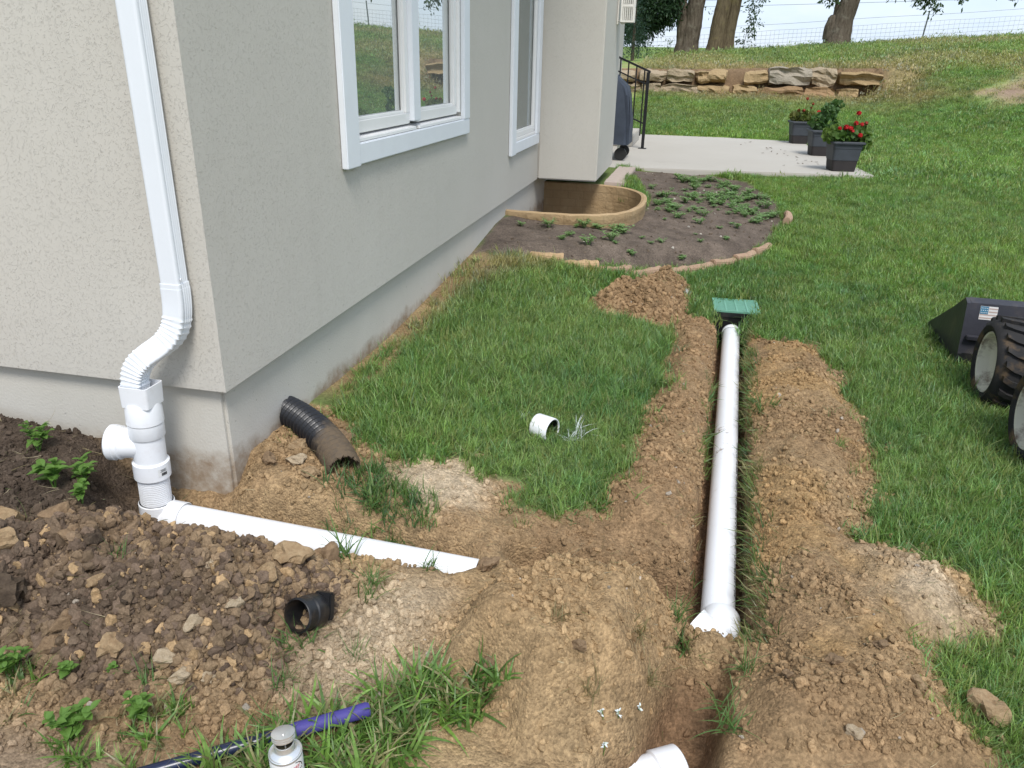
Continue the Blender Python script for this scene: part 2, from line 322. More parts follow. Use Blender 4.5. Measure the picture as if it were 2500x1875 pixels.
def soil_colour(x, y):
    """Linear albedo of the bare soil: tan clay, red-brown berms, black loam by the house."""
    P = POLY; n1 = fbm(x, y, 2.3, 4, 61) + .0; n2 = fbm(x, y, 14, 3, 63)
    tan = np.array([.385, .270, .148]); red = np.array([.275, .179, .097]); pale = np.array([.50, .395, .27]); loam = np.array([.085, .063, .047]); och = np.array([.38, .24, .105])
    k = np.clip(.45 + 2.3 * n1 + .7 * n2, 0, 1)[..., None]; c = red * k + tan * (1 - k)
    def blend(c, key, cc, soft=.10, amt=1.0):
        kk = (sst(-soft, soft, sd(P[key], x, y) + .22 * n1 + .10 * n2) * amt)[..., None]; return c * (1 - kk) + cc * kk
    c = blend(c, 'BERML', red * 1.06, .1, .75); c = blend(c, 'BERMR', red * .96, .15, .6); c = blend(c, 'PILEB', red * 1.02, .1, .9)
    c = blend(c, 'PALE1', pale, .10); c = blend(c, 'PALE2', pale * .92, .12, .9); c = blend(c, 'PALE3', pale * .93, .14, .9); c = blend(c, 'MOUND', np.array([.365, .247, .130]), .12, .7)
    c = blend(c, 'PILEL', np.array([.205, .142, .088]), .1, .85)
    kk = np.clip(sst(.02, .2, fbm(x, y, 3.1, 3, 71)) * 1.2, 0, 1)[..., None] * .5 * sst(-.1, .1, sd(P['BERMR'], x, y))[..., None]; c = c * (1 - kk) + och * kk
    c = blend(c, 'DARK1', loam, .10); c = blend(c, 'DARK2', loam * 1.15, .13, .92)
    wl_ = sst(-.95, -1.1, y) * sst(.6, .2, x); c = c * (1 - .6 * wl_[..., None]) + np.array([.24, .185, .14]) * .6 * wl_[..., None]
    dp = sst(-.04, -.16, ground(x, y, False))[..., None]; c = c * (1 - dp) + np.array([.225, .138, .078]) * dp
    return c * (1 + .35 * fbm(x, y, 30, 3, 65) + .25 * n2)[..., None]
GREENS = np.array([[.178, .288, .060], [.135, .236, .066], [.228, .320, .098], [.16, .25, .095]])
DRYG = np.array([.36, .29, .155])
def grass_colour(x, y, r1=None, r2=None):
    n = fbm(x, y, .55, 3, 81); n2 = fbm(x, y, 2.6, 3, 83)
    t = np.clip(.5 + 1.7 * n, 0, 1)[..., None]; c = GREENS[0] * t + GREENS[1] * (1 - t)
    t = np.clip(.25 + 1.5 * n2, 0, 1)[..., None]; c = c * (1 - t) + GREENS[2] * t
    dry = np.clip(2.9 * (fbm(x, y, .33, 4, 85) + .5) - 1.55, 0, .6) * sst(12, 20, y) + .14 * sst(17, 22, y) * (1 - sst(33, 36, y))
    dry += .65 * sst(1.5, .2, np.abs(y - 19.6)) * sst(7, 5, x) + .35 * sst(1.0, .1, np.abs(y - 18.3)) * sst(7, 5, x)
    dry += .8 * sst(-.15, .1, sd(POLY['DRY'], x, y)) + .85 * sst(-.6, .4, sd(POLY['SIDEPATCH'], x, y) + .8 * n2) + .6 * sst(-.5, .4, sd(POLY['SLOPEPATCH'], x, y) + .8 * n2)
    dry = np.clip(dry, 0, .95)[..., None]
    c = c * (1 - dry) + DRYG * dry
    f = sst(35, 42, y)[..., None]; c = c * (1 - f) + np.array([.135, .20, .045]) * f
    return c
# one ground sheet, fine where the digging is, reaching the horizon
def grow(a, b, first, ratio):
    out = [a]; d = first; s = 1 if b > a else -1
    while (b - out[-1]) * s > 0: out.append(out[-1] + s * d); d *= ratio
    return out[1:]
fx = list(np.arange(-1.0, 2.72, .0135)); fy = list(np.arange(-1.22, 3.75, .0135))
GX = np.array(sorted(grow(fx[0], -500, .03, 1.16)) + fx + [*np.arange(fx[-1] + .05, 6.5, .06)] + grow(6.5, 500, .09, 1.13))
GY = np.array(sorted(grow(fy[0], -60, .03, 1.2)) + fy + [*np.arange(fy[-1] + .02, 6.1, .022)] + [*np.arange(6.12, 9, .045)] + [*np.arange(9.05, 18.7, .16)] + [*np.arange(18.75, 19.3, .05)] + [*np.arange(19.4, 40, .4)] + grow(40, 900, .6, 1.13))
MX, MY = np.meshgrid(GX, GY); HX, HY = MX.ravel(), MY.ravel(); HZ = ground(HX, HY)
nx, ny = len(GX), len(GY); ii = np.arange(nx * ny).reshape(ny, nx)
faces = np.stack([ii[:-1, :-1], ii[:-1, 1:], ii[1:, 1:], ii[1:, :-1]], -1).reshape(-1, 4)
me = bpy.data.meshes.new('ground')
me.vertices.add(nx * ny); me.vertices.foreach_set('co', np.stack([HX, HY, HZ], -1).astype(np.float32).ravel())
me.loops.add(faces.size); me.loops.foreach_set('vertex_index', faces.ravel().astype(np.int32))
me.polygons.add(len(faces)); me.polygons.foreach_set('loop_start', np.arange(0, faces.size, 4, dtype=np.int32)); me.polygons.foreach_set('use_smooth', np.ones(len(faces), bool))
me.update(); me.validate()
gm = np.zeros(len(HX)); nr = (np.abs(HX - .8) < 3.4) & (HY > -4.2) & (HY < 9)
gm[nr] = np.maximum(dirt_mask(HX[nr], HY[nr]), 0)
gm[nr] = np.maximum(gm[nr], .85 * sst(.20, .09, HX[nr] + .16 * fbm(HX[nr], HY[nr], 5, 3, 97)) * sst(.6, .9, HY[nr]) * sst(3.4, 3.0, HY[nr]))
bedm = np.zeros(len(HX)); bedm[nr] = sst(-.03, .05, sd(POLY['BED'], HX[nr], HY[nr]) + .06 * fbm(HX[nr], HY[nr], 6, 3, 91))
gc = grass_colour(HX, HY)
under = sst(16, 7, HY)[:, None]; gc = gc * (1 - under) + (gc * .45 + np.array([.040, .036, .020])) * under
sp = np.zeros((len(HX), 1)); fr_ = (HX > 4) & (HX < 12) & (HY > 12) & (HY < 22)
sp[fr_, 0] = sst(-.25, .35, sd(POLY['SIDEPATCH'], HX[fr_], HY[fr_]) + .5 * fbm(HX[fr_], HY[fr_], 1.5, 3, 93))
gc = gc * (1 - sp) + np.array([.26, .185, .13]) * sp
st_k = (sst(.45, .25, np.abs(HY - 18.95)) * sst(5.9, 5.5, HX))[:, None]; gc = gc * (1 - st_k) + np.array([.20, .135, .08]) * st_k
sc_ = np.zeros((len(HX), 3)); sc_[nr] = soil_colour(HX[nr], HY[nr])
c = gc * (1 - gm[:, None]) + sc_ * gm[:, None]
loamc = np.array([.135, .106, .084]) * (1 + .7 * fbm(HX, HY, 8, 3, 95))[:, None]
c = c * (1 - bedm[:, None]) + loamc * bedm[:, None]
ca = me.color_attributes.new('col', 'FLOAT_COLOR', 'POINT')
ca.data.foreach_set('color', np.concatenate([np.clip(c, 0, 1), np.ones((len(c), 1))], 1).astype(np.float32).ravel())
t = NT('soil_and_turf'); oc = t.coord()
n1 = t.noise(70, 8, .75, oc); n2 = t.noise(420, 3, .6, oc); n0 = t.noise(17, 5, .7, oc)
cc = t.mix(1.0, t.attr('col'), t.ramp(n1, [(.28, .55), (.5, 1.0), (.74, 1.45)]), 'MULTIPLY')
cc = t.mix(1.0, cc, t.ramp(n0, [(.3, .78), (.7, 1.22)]), 'MULTIPLY')
spk = t.ramp(n2, [(.66, 0.), (.74, 1.)]); cc = t.mix(t.math('MULTIPLY', spk, .35), cc, t.mix(1.0, cc, (1.9, 1.8, 1.7), 'MULTIPLY'))
# fine crumb grain: every cell has its own tone and a rounded top
v1 = t.new('ShaderNodeTexVoronoi'); v1.inputs['Scale'].default_value = 120; t.link(oc, v1.inputs['Vector'])
s1 = t.new('ShaderNodeSeparateColor'); t.link(v1.outputs['Color'], s1.inputs[0]); sm = t.attr('soil', out='Fac')
tone = t.math('ADD', t.math('MULTIPLY', t.math('MULTIPLY', t.math('SUBTRACT', s1.outputs[0], .5), .42), sm), 1.0)
tc_ = t.new('ShaderNodeCombineColor'); [t.link(tone, tc_.inputs[i]) for i in range(3)]
cc = t.mix(1.0, cc, tc_.outputs[0], 'MULTIPLY')
t.base(cc); t.rough(.95, .12)
hh = t.math('ADD', t.math('MULTIPLY', n1, .9), t.math('MULTIPLY', sm, t.math('MULTIPLY', v1.outputs['Distance'], -.5))); t.bump(hh, 1.0, .010)
sa = me.attributes.new('soil', 'FLOAT', 'POINT'); sa.data.foreach_set('value', np.clip(gm + bedm * .7, 0, 1).astype(np.float32))
ground_obj = link_mesh('ground', me, t.m); tag(ground_obj, 'sloping lawn and dug brown soil around the house', kind='structure')
# ------------------------------------------------------------------ materials for the house
def stucco_mat():
    t = NT('knockdown_stucco'); oc = t.coord()
    wp = t.new('ShaderNodeTexNoise'); wp.inputs['Scale'].default_value = 26; wp.inputs['Detail'].default_value = 2; t.link(oc, wp.inputs['Vector'])
    vm = t.new('ShaderNodeVectorMath', operation='MULTIPLY_ADD'); t.link(wp.outputs['Color'], vm.inputs[0]); vm.inputs[1].default_value = (.05, .05, .05); t.link(oc, vm.inputs[2])
    a = t.noise(64, 3, .5, vm.outputs[0], .8)
    # trowelled worm lines: narrow ridges where the noise passes its middle, broken up by a second noise
    rid = t.ramp(a, [(.482, 0.), (.503, 1.), (.512, .35), (.53, 0.)])
    brk = t.ramp(t.noise(85, 3, .55, oc), [(.44, 0.), (.54, 1.)])
    h = t.math('ADD', t.math('MULTIPLY', rid, brk), t.math('MULTIPLY', t.noise(300, 3, .6, oc), .15))
    h = t.math('ADD', h, t.math('MULTIPLY', t.noise(7, 3, .5, oc), 1.6))
    t.bump(h, .8, .0012)
    big = t.noise(1.3, 5, .6, oc)
    cc = t.mix(big, (.497, .468, .416), (.567, .538, .482))
    mp = t.new('ShaderNodeMapping'); mp.inputs['Scale'].default_value = (7, 7, .35); t.link(oc, mp.inputs['Vector'])
    run = t.ramp(t.noise(1.0, 5, .6, mp.outputs[0]), [(.55, 0.), (.78, .10)]); cc = t.mix(run, cc, (.34, .32, .28))
    sx = t.new('ShaderNodeSeparateXYZ'); t.link(oc, sx.inputs[0])
    spl = t.math('MULTIPLY', t.ramp(t.noise(48, 5, .7, oc), [(.60, 0.), (.68, 1.)]), t.math('SUBTRACT', 1.0, t.math('MULTIPLY', t.math('SUBTRACT', sx.outputs['Z'], .48), 3.2), True), True)
    cc = t.mix(t.math('MULTIPLY', spl, .28), cc, (.30, .24, .17)); t.base(cc); t.rough(.9, .2); return t.m
def concrete_mat(name, a, b, stain=True):
    t = NT(name); oc = t.coord()
    n = t.noise(3, 7, .65, oc); cc = t.mix(n, a, b)
    pit = t.ramp(t.noise(55, 2, .5, oc), [(.70, 0.), (.76, 1.)])
    cc = t.mix(t.math('MULTIPLY', pit, .5), cc, tuple(x * .5 for x in a))
    if stain:
        sx = t.new('ShaderNodeSeparateXYZ'); t.link(oc, sx.inputs[0])
        # soil line left on the concrete where the ground used to stand, close to the dug corner
        wob = t.math('MULTIPLY', t.math('SUBTRACT', t.noise(6, 5, .6, oc), .5), .22)
        zz = t.math('ADD', sx.outputs['Z'], wob)
        k = t.math('SUBTRACT', 1.0, t.math('MULTIPLY', t.math('SUBTRACT', zz, .175), 16, False), True)
        k2 = t.math('MULTIPLY', k, t.ramp(t.noise(22, 5, .65, oc), [(.30, .35), (.62, 1.)]), True)
        cc = t.mix(t.math('MULTIPLY', k2, .85), cc, (.24, .165, .10))
    t.base(cc); t.rough(.85, .25)
    t.bump(t.math('ADD', t.noise(120, 4, .6, oc), t.math('MULTIPLY', pit, -1.2)), .35, .004); return t.m
M_stucco = stucco_mat()
M_found = concrete_mat('foundation_concrete', (.48, .452, .395), (.575, .547, .488))
M_trim = simple('white_painted_trim', (.74, .765, .80), .45, .4, .03, 8, .05)
M_sash = simple('white_vinyl_sash', (.78, .775, .765), .35, .45, .02, 12)
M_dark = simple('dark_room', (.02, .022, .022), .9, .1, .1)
M_gasket = simple('black_gasket', (.03, .03, .03), .6)
M_soffit = simple('white_soffit', (.7, .7, .68), .6)
M_roof = simple('grey_shingle', (.10, .095, .09), .9, .2, .3, 12, .4)
M_white = simple('white_pvc', (.80, .81, .83), .32, .5, .015, 7, dirt=(.30, .20, .12), dirt_amt=.10, dirt_scale=22)
M_alu = simple('white_aluminium', (.74, .765, .80), .34, .5, .02, 9)
def glass_mat():
    t = NT('window_glass'); fr = t.new('ShaderNodeFresnel'); fr.inputs['IOR'].default_value = 1.9
    g = t.new('ShaderNodeBsdfGlossy'); g.inputs['Roughness'].default_value = .006; g.inputs['Color'].default_value = (.94, .97, .96, 1)
    tr = t.new('ShaderNodeBsdfTransparent'); tr.inputs['Color'].default_value = (.62, .68, .64, 1)
    mx = t.new('ShaderNodeMixShader'); k = t.math('ADD', t.math('MULTIPLY', fr.outputs[0], 1.2), .46, True)
    t.link(k, mx.inputs[0]); t.link(tr.outputs[0], mx.inputs[1]); t.link(g.outputs[0], mx.inputs[2])
    df = t.new('ShaderNodeBsdfDiffuse'); df.inputs['Color'].default_value = (.62, .68, .66, 1); m2 = t.new('ShaderNodeMixShader'); m2.inputs[0].default_value = .14   # pale veil mixed in to paint haze over the dark reflection
    t.link(mx.outputs[0], m2.inputs[1]); t.link(df.outputs[0], m2.inputs[2]); t.link(m2.outputs[0], t.out.inputs['Surface']); return t.m
M_glass = glass_mat()
M_glass2 = M_glass.copy(); M_glass2.name = 'window_glass_before_blind'
for n_ in M_glass2.node_tree.nodes:
    if n_.type == 'MATH' and n_.operation == 'ADD': n_.inputs[1].default_value = -.06
    if n_.type == 'BSDF_TRANSPARENT': n_.inputs['Color'].default_value = (.9, .93, .88, 1)

# ------------------------------------------------------------------ house
ZS, ZT = .48, 4.6
house = empty('house', (0, 0, 0), 0, 'pale beige stucco house corner with white trimmed windows on concrete foundation', 'house')
W1 = (1.13, 2.72, 1.178, 2.55); W2 = (4.20, 5.05, .915, 2.55)     # openings in the side wall (y0,y1,z0,z1)
def wall_with_openings(mb, L, zs, ops, depth):
    """Wall in plane x=0 (outside +x) with real reveals."""
    ys = sorted({0, L, *[o[0] for o in ops], *[o[1] for o in ops]}); zz = sorted({zs[0], zs[1], *[o[2] for o in ops], *[o[3] for o in ops]})
    def hole(y, z): return any(o[0] < y < o[1] and o[2] < z < o[3] for o in ops)
    for i in range(len(ys) - 1):
        for k in range(len(zz) - 1):
            if not hole((ys[i] + ys[i + 1]) / 2, (zz[k] + zz[k + 1]) / 2):
                mb.add([(0, ys[i], zz[k]), (0, ys[i + 1], zz[k]), (0, ys[i + 1], zz[k + 1]), (0, ys[i], zz[k + 1])], [(0, 1, 2, 3)])
    for y0, y1, z0, z1 in ops:
        mb.add([(0, y0, z0), (0, y1, z0), (-depth, y1, z0), (-depth, y0, z0)], [(0, 1, 2, 3)]); mb.add([(0, y0, z1), (0, y1, z1), (-depth, y1, z1), (-depth, y0, z1)], [(3, 2, 1, 0)])
        mb.add([(0, y0, z0), (-depth, y0, z0), (-depth, y0, z1), (0, y0, z1)], [(0, 1, 2, 3)]); mb.add([(0, y1, z0), (-depth, y1, z0), (-depth, y1, z1), (0, y1, z1)], [(3, 2, 1, 0)])
LEN, WID = 13.0, 9.0
m = MB(); wall_with_openings(m, LEN, (ZS, ZT), [W1, W2], .16)
# front wall, bottom lip, top, back and far side close the stucco shell; the outside corner is slightly rounded
m.add([(0, 0, ZS), (0, 0, ZT), (-WID, 0, ZT), (-WID, 0, ZS)], [(0, 1, 2, 3)])
m.add([(0, 0, ZS), (-WID, 0, ZS), (-WID, .12, ZS), (-.12, .12, ZS), (-.12, LEN, ZS), (0, LEN, ZS)], [(0, 1, 2, 3), (0, 3, 4, 5)])
m.add([(0, LEN, ZS), (-WID, LEN, ZS), (-WID, LEN, ZT), (0, LEN, ZT)], [(0, 1, 2, 3)]); m.add([(-WID, 0, ZS), (-WID, LEN, ZS), (-WID, LEN, ZT), (-WID, 0, ZT)], [(3, 2, 1, 0)])
m.add([(0, 0, ZT), (-WID, 0, ZT), (-WID, LEN, ZT), (0, LEN, ZT)], [(0, 1, 2, 3)])
o = m.build('stucco_wall', M_stucco, house, weld=True)
bm = bmesh.new(); bm.from_mesh(o.data)
es = [e for e in bm.edges if all(abs(v.co.x) < 1e-4 and abs(v.co.y) < 1e-4 for v in e.verts)]
bmesh.ops.bevel(bm, geom=es, offset=.012, segments=3, affect='EDGES'); bm.to_mesh(o.data); bm.free()
m = MB(); m.box((0.001, 5.268, ZS), (.56, 6.66, ZT)); m.build('bay_wall', M_stucco, house, bevel=.012, seg=3)
m = MB(); m.box((-WID + .04, .035, -1.0), (-.035, LEN - .03, ZS + .02)); o = m.build('foundation', M_found, house, bevel=.012, seg=2)
m = MB(); m.box((-WID - .45, -.45, ZT), (.80, LEN + .45, ZT + .05)); m.build('soffit', M_soffit, house)
m = MB(); e0 = (-WID - .5, -.5); e1 = (.85, LEN + .5); rz_ = ZT + .2
m.add([(e0[0], e0[1], rz_), (e1[0], e0[1], rz_), (e1[0], e1[1], rz_), (e0[0], e1[1], rz_), (-4.2, 4.2, rz_ + 2.2), (-4.2, 9.0, rz_ + 2.2), (e0[0], e0[1], ZT + .055), (e1[0], e0[1], ZT + .055), (e1[0], e1[1], ZT + .055), (e0[0], e1[1], ZT + .055)],
      [(0, 1, 4), (1, 2, 5, 4), (2, 3, 5), (3, 0, 4, 5), (6, 7, 1, 0), (7, 8, 2, 1), (8, 9, 3, 2), (9, 6, 0, 3), (9, 8, 7, 6)])
m.build('roof', M_roof, house)
# ---- double casement window
def casing(win, y0, y1, zb, op, w, parent_mat=M_trim):
    b = lambda n, a, c: MB().box(a, c).build(n, parent_mat, win, bevel=.004)
    b('casing', (.002, y0, zb + w * .0), (.030, op[0] - .004, op[3] + .12))
    b('casing', (.002, op[1] + .004, op[2] - .0115), (.028, y1, op[3] + .12))
    b('casing', (.002, op[0] - .0025, zb + .006), (.026, y1 - .001, op[2] - .012))
    b('casing', (.002, op[0] - .0025, op[3]), (.026, op[1] + .0025, op[3] + .118))
def sash(win, y0, y1, z0, z1, x0, x1, wst, wb, pane_x, gm_, steps=True):
    s = MB()
    s.box((x0, y0, z0 + wb), (x1, y0 + wst, z1)); s.box((x0, y1 - wst, z0 + wb), (x1, y1, z1)); s.box((x0, y0, z0), (x1, y1, z0 + wb)); s.box((x0, y0 + wst, z1 - wst), (x1, y1 - wst, z1))
    so = s.build('sash', M_sash, win, bevel=.003)
    g = MB(); i = .014; q = lambda t0, t1: None
    a0, a1, b0, b1 = y0 + wst - .0005, y1 - wst + .0005, z0 + wb - .0005, z1 - wst
    g.box((pane_x - .004, a0, b0), (pane_x + .012, a0 + i, b1)); g.box((pane_x - .004, a1 - i, b0), (pane_x + .012, a1, b1)); g.box((pane_x - .004, a0 + i, b0), (pane_x + .012, a1 - i, b0 + i))
    g.build('glazing_bead', M_sash, so, bevel=.003)
    MB().box((pane_x - .012, a0 + .004, b0 + .004), (pane_x - .006, a1 - .004, b1)).build('pane', gm_, so)
win = empty('window', (0, 0, 0)); win.parent = house; win['label'] = 'double casement window in wide white casing reflecting the hill'
casing(win, .99, 2.845, 1.072, W1, .14)
fr = MB()
for (a, b_) in (((-.10, W1[0] + .002, W1[2] + .03), (.004, W1[0] + .028, W1[3])), ((-.10, W1[1] - .028, W1[2] + .03), (.004, W1[1] - .002, W1[3])), ((-.10, W1[0] + .028, W1[3] - .03), (.004, W1[1] - .028, W1[3] - .002))): fr.box(a, b_)
fr.build('frame', M_sash, win, bevel=.003)
MB().box((-.10, 1.862, W1[2] + .032), (.012, 1.965, W1[3] - .03)).build('mullion', M_trim, win, bevel=.003)
for y0, y1 in ((W1[0] + .004, 1.885), (1.935, W1[1] - .004)):
    MB().add([(-.1, y0, W1[2] - .010), (.014, y0, W1[2] - .010), (.014, y1, W1[2] - .010), (-.1, y1, W1[2] - .010), (-.1, y0, W1[2] + .018), (.014, y0, W1[2] + .006), (.014, y1, W1[2] + .006), (-.1, y1, W1[2] + .018)],
             [(3, 2, 1, 0), (4, 5, 6, 7), (0, 1, 5, 4), (1, 2, 6, 5), (2, 3, 7, 6), (3, 0, 4, 7)]).build('sill', M_sash, win, bevel=.003)
sash(win, W1[0] + .030, 1.860, W1[2] + .020, W1[3] - .032, -.052, -.012, .050, .052, -.034, M_glass)
sash(win, 1.967, W1[1] - .030, W1[2] + .020, W1[3] - .032, -.052, -.012, .050, .052, -.034, M_glass)
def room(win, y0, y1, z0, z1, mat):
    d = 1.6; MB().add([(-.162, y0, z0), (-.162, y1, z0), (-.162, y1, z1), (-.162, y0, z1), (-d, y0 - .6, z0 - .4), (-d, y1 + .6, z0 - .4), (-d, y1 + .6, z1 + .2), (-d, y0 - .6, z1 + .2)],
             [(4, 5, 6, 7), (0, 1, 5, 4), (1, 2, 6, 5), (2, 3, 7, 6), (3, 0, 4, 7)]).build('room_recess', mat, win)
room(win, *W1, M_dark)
# ---- narrow window with a drawn blind
win = empty('window', (0, 0, 0)); win.parent = house; win['label'] = 'tall narrow window with drawn olive blind beside the bay'
casing(win, 4.045, 5.185, .81, W2, .12)
fr = MB()
for (a, b_) in (((-.10, W2[0] + .002, W2[2] + .03), (.004, W2[0] + .024, W2[3])), ((-.10, W2[1] - .024, W2[2] + .03), (.004, W2[1] - .002, W2[3])), ((-.10, W2[0] + .024, W2[3] - .03), (.004, W2[1] - .024, W2[3] - .002))): fr.box(a, b_)
fr.build('frame', M_sash, win, bevel=.003)
MB().box((-.1, W2[0] + .004, W2[2] - .010), (.014, W2[1] - .004, W2[2] + .014)).build('sill', M_sash, win, bevel=.003)
sash(win, W2[0] + .026, W2[1] - .026, W2[2] + .016, W2[3] - .032, -.03, .004, .030, .040, -.014, M_glass2)
M_blind = simple('olive_blind', (.36, .34, .25), .8)
for k in range(40):
    z = W2[2] + .05 + k * .039
    if z > W2[3] - .05: break
    MB().add([(-.058, W2[0] + .03, z), (-.058, W2[1] - .03, z), (-.046, W2[1] - .03, z + .044), (-.046, W2[0] + .03, z + .044), (-.060, W2[0] + .03, z + .001), (-.060, W2[1] - .03, z + .001), (-.048, W2[1] - .03, z + .045), (-.048, W2[0] + .03, z + .045)],
             [(0, 1, 2, 3), (7, 6, 5, 4), (0, 4, 5, 1), (3, 2, 6, 7)]).build('blind_slat', M_blind, win)
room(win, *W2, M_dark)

# ------------------------------------------------------------------ lattice lantern on the bay
M_lant = simple('cream_metal', (.72, .69, .63), .5)
la = empty('wall_lantern', (.56, 6.22, 1.87), 0, 'cream slatted wall lantern mounted high on the bay corner', 'lantern')
x0, x1, y0, y1, hL = .035, .165, -.065, .065, .42
fb = MB(); fb.box((x0, y0, 0), (x1, y1, .014)); fb.box((x0, y0, hL), (x1, y1, hL + .016))
for x in (x0, x1 - .016):
    for y in (y0, y1 - .016): fb.box((x, y, .014), (x + .016, y + .016, hL))
for zb in (.135, .28):
    fb.box((x0 + .016, y0 + .001, zb), (x1 - .016, y0 + .011, zb + .02)); fb.box((x0 + .016, y1 - .011, zb), (x1 - .016, y1 - .001, zb + .02)); fb.box((x1 - .011, y0 + .016, zb), (x1 - .001, y1 - .016, zb + .02)); fb.box((x0 + .001, y0 + .016, zb), (x0 + .011, y1 - .016, zb + .02))
fb.build('cage', M_lant, la)
for k in range(5):
    c_ = x0 + .022 + k * .0195
    for yy in (y0 + .002, y1 - .009): MB().box((c_, yy, .014), (c_ + .008, yy + .007, hL)).build('slat', M_lant, la)
    c_ = y0 + .022 + k * .0195
    MB().box((x1 - .009, c_, .014), (x1 - .002, c_ + .008, hL)).build('slat', M_lant, la)
MB().box((.001, -.035, -.02), (.012, .035, .2)).build('wall_plate', M_lant, la, bevel=.003)
MB().tube([(.01, 0, .02), (.05, 0, -.012), (.08, 0, .002)], .007, 8).build('bracket', M_lant, la)

# ------------------------------------------------------------------ downspout
ds = empty('downspout', (-.098, -.042, .52), 0, 'white rectangular downspout running down the stucco corner to a flexible elbow', 'downspout')
def rect_prof(w, d, rib=0.0, n=7, rr=.008):
    """Rectangular section, side faces grooved."""
    p = []
    hw, hd = w / 2, d / 2
    for sx_, sy_, a0 in ((1, 1, 0), (-1, 1, 90), (-1, -1, 180), (1, -1, 270)):
        for k in range(4):
            a = R(a0 + k * 30); p.append((sx_ * (hw - rr) + rr * math.cos(a), sy_ * (hd - rr) + rr * math.sin(a)))
        nx_ = {0: (-1, 1), 90: (-1, -1), 180: (1, -1), 270: (1, 1)}[a0]
        # grooves along the following side
        if rib:
            bx, by = p[-1]; ex, ey = (nx_[0] * (hw - rr), by) if a0 in (0, 180) else (bx, nx_[1] * (hd - rr))
            nn = 9
            for k in range(1, nn):
                f = k / nn; g = rib if (k % 2 == 0) else 0
                qx, qy = bx + (ex - bx) * f, by + (ey - by) * f
                if a0 in (0, 180): qy -= math.copysign(g * .25, by)
                else: qx -= math.copysign(g, bx)
                p.append((qx, qy))
    return p
def sweep(mb, path, prof, scale=None, cap0=True, cap1=True, ref=(0, -1, 0)):
    """Section axes: first along the wall, second away from it."""
    path = [Vector(p) for p in path]; rings = []
    for i, p in enumerate(path):
        t_ = (path[min(i + 1, len(path) - 1)] - path[max(i - 1, 0)]).normalized()
        v = Vector(ref); v = (v - t_ * v.dot(t_)).normalized(); u = t_.cross(v)
        s = scale[i] if scale else 1
        rings.append([tuple(p + u * a * s + v * b * s) for a, b in prof])
    return mb.loft(rings, cap0, cap1)
pf = rect_prof(.064, .056, .0035)
m = MB(); sweep(m, [(0, 0, 4.05), (0, 0, 1.2), (0, 0, .33)], pf); m.build('leader', M_alu, ds, smooth=True)
m = MB(); sweep(m, [(0, 0, .335), (0, 0, .31)], rect_prof(.069, .060, .003)); m.build('sleeve', M_alu, ds, smooth=True)
MB().lathe([(0, .003), (.004, .0025), (.0045, 0)], 10, frame((.0345, -.015, .35), (1, 0, 0))).build('screw', M_alu, ds)
# two pleated elbows: path drops, swings left and out, drops again
def bez(p0, p1, p2, p3, n):
    out = []
    for i in range(n + 1):
        t_ = i / n; out.append(tuple(Vector(p0) * (1 - t_) ** 3 + Vector(p1) * 3 * t_ * (1 - t_) ** 2 + Vector(p2) * 3 * t_ ** 2 * (1 - t_) + Vector(p3) * t_ ** 3))
    return out
e1 = bez((0, 0, .32), (0, 0, .20), (-.012, -.012, .165), (-.07, -.045, .125), 34); e2 = bez((-.07, -.045, .125), (-.125, -.075, .085), (-.138, -.08, .06), (-.138, -.08, -.01), 34)
path = e1 + e2[1:]; sc2 = []
for i in range(len(path)):
    f = i / (len(path) - 1); pleat = (.16 < f < .44) or (.58 < f < .93)
    sc2.append(1.07 + (.055 * (1 if (i // 1) % 3 == 0 else -.35) if pleat else 0) - .05 * f)
m = MB(); sweep(m, path, rect_prof(.066, .058, .003), sc2); m.build('elbow', M_alu, ds, smooth=True)
# ------------------------------------------------------------------ white drain fitting stack under the downspout
M_ink = simple('black_ink', (.03, .03, .035), .6)
M_sticker = simple('paper_sticker', (.75, .75, .74), .6)
dr = empty('drain_riser', (-.238, -.122, .062), 0, 'white drain riser with tee, cap and pipe running right from the downspout', 'drain pipe')
tilt = Vector((.02, 0, .47)).normalized()
def rz_pt(h): return Vector((0, 0, 0)) + Vector((.02 * h / .47, 0, h))
def ring(prof, a=0.0, n=40): return MB().lathe(prof, n, frame((0, 0, 0), (.042, 0, 1)))
r4 = .0505; h4 = .0560
# square to round adapter
m = MB(); sq = rect_prof(.098, .086, 0, rr=.009); n_ = len(sq)
def sqring(z, s): return [tuple(Vector((a * s, b * s, 0)) + rz_pt(z)) for a, b in sq]
m.loft([sqring(.405, 1), sqring(.475, 1.03), sqring(.475, .95), sqring(.41, .92)], False, False)
m.add([tuple(Vector((a, b, 0)) * .93 + rz_pt(.415)) for a, b in sq], [tuple(range(n_))]); m.build('adapter_socket', M_white, dr, smooth=True)
ring([(.001, .418), (.050, .412), (h4, .392), (h4 + .001, .345), (h4 - .002, .342)]).build('adapter_collar', M_white, dr, smooth=True)
# tee
ring([(h4 - .001, .342), (h4 - .0005, .296), (h4 - .003, .292), (r4, .290), (r4, .205), (h4 - .002, .203), (h4 + .0015, .200), (h4 + .0015, .145), (h4 - .002, .142)]).build('tee_body', M_white, dr, smooth=True)
br = frame(tuple(rz_pt(.262)), (-.97, -.24, .03))
MB().lathe([(r4 - .004, .02), (r4, .075), (h4 - .004, .08), (h4, .083), (h4, .095), (h4 + .001, .097)], 40, br).build('tee_branch', M_white, dr, smooth=True)
MB().lathe([(h4 + .001, .097), (h4 + .003, .099), (h4 + .003, .119), (h4 - .002, .124), (.0, .125)], 40, br).build('cap', M_white, dr, smooth=True)
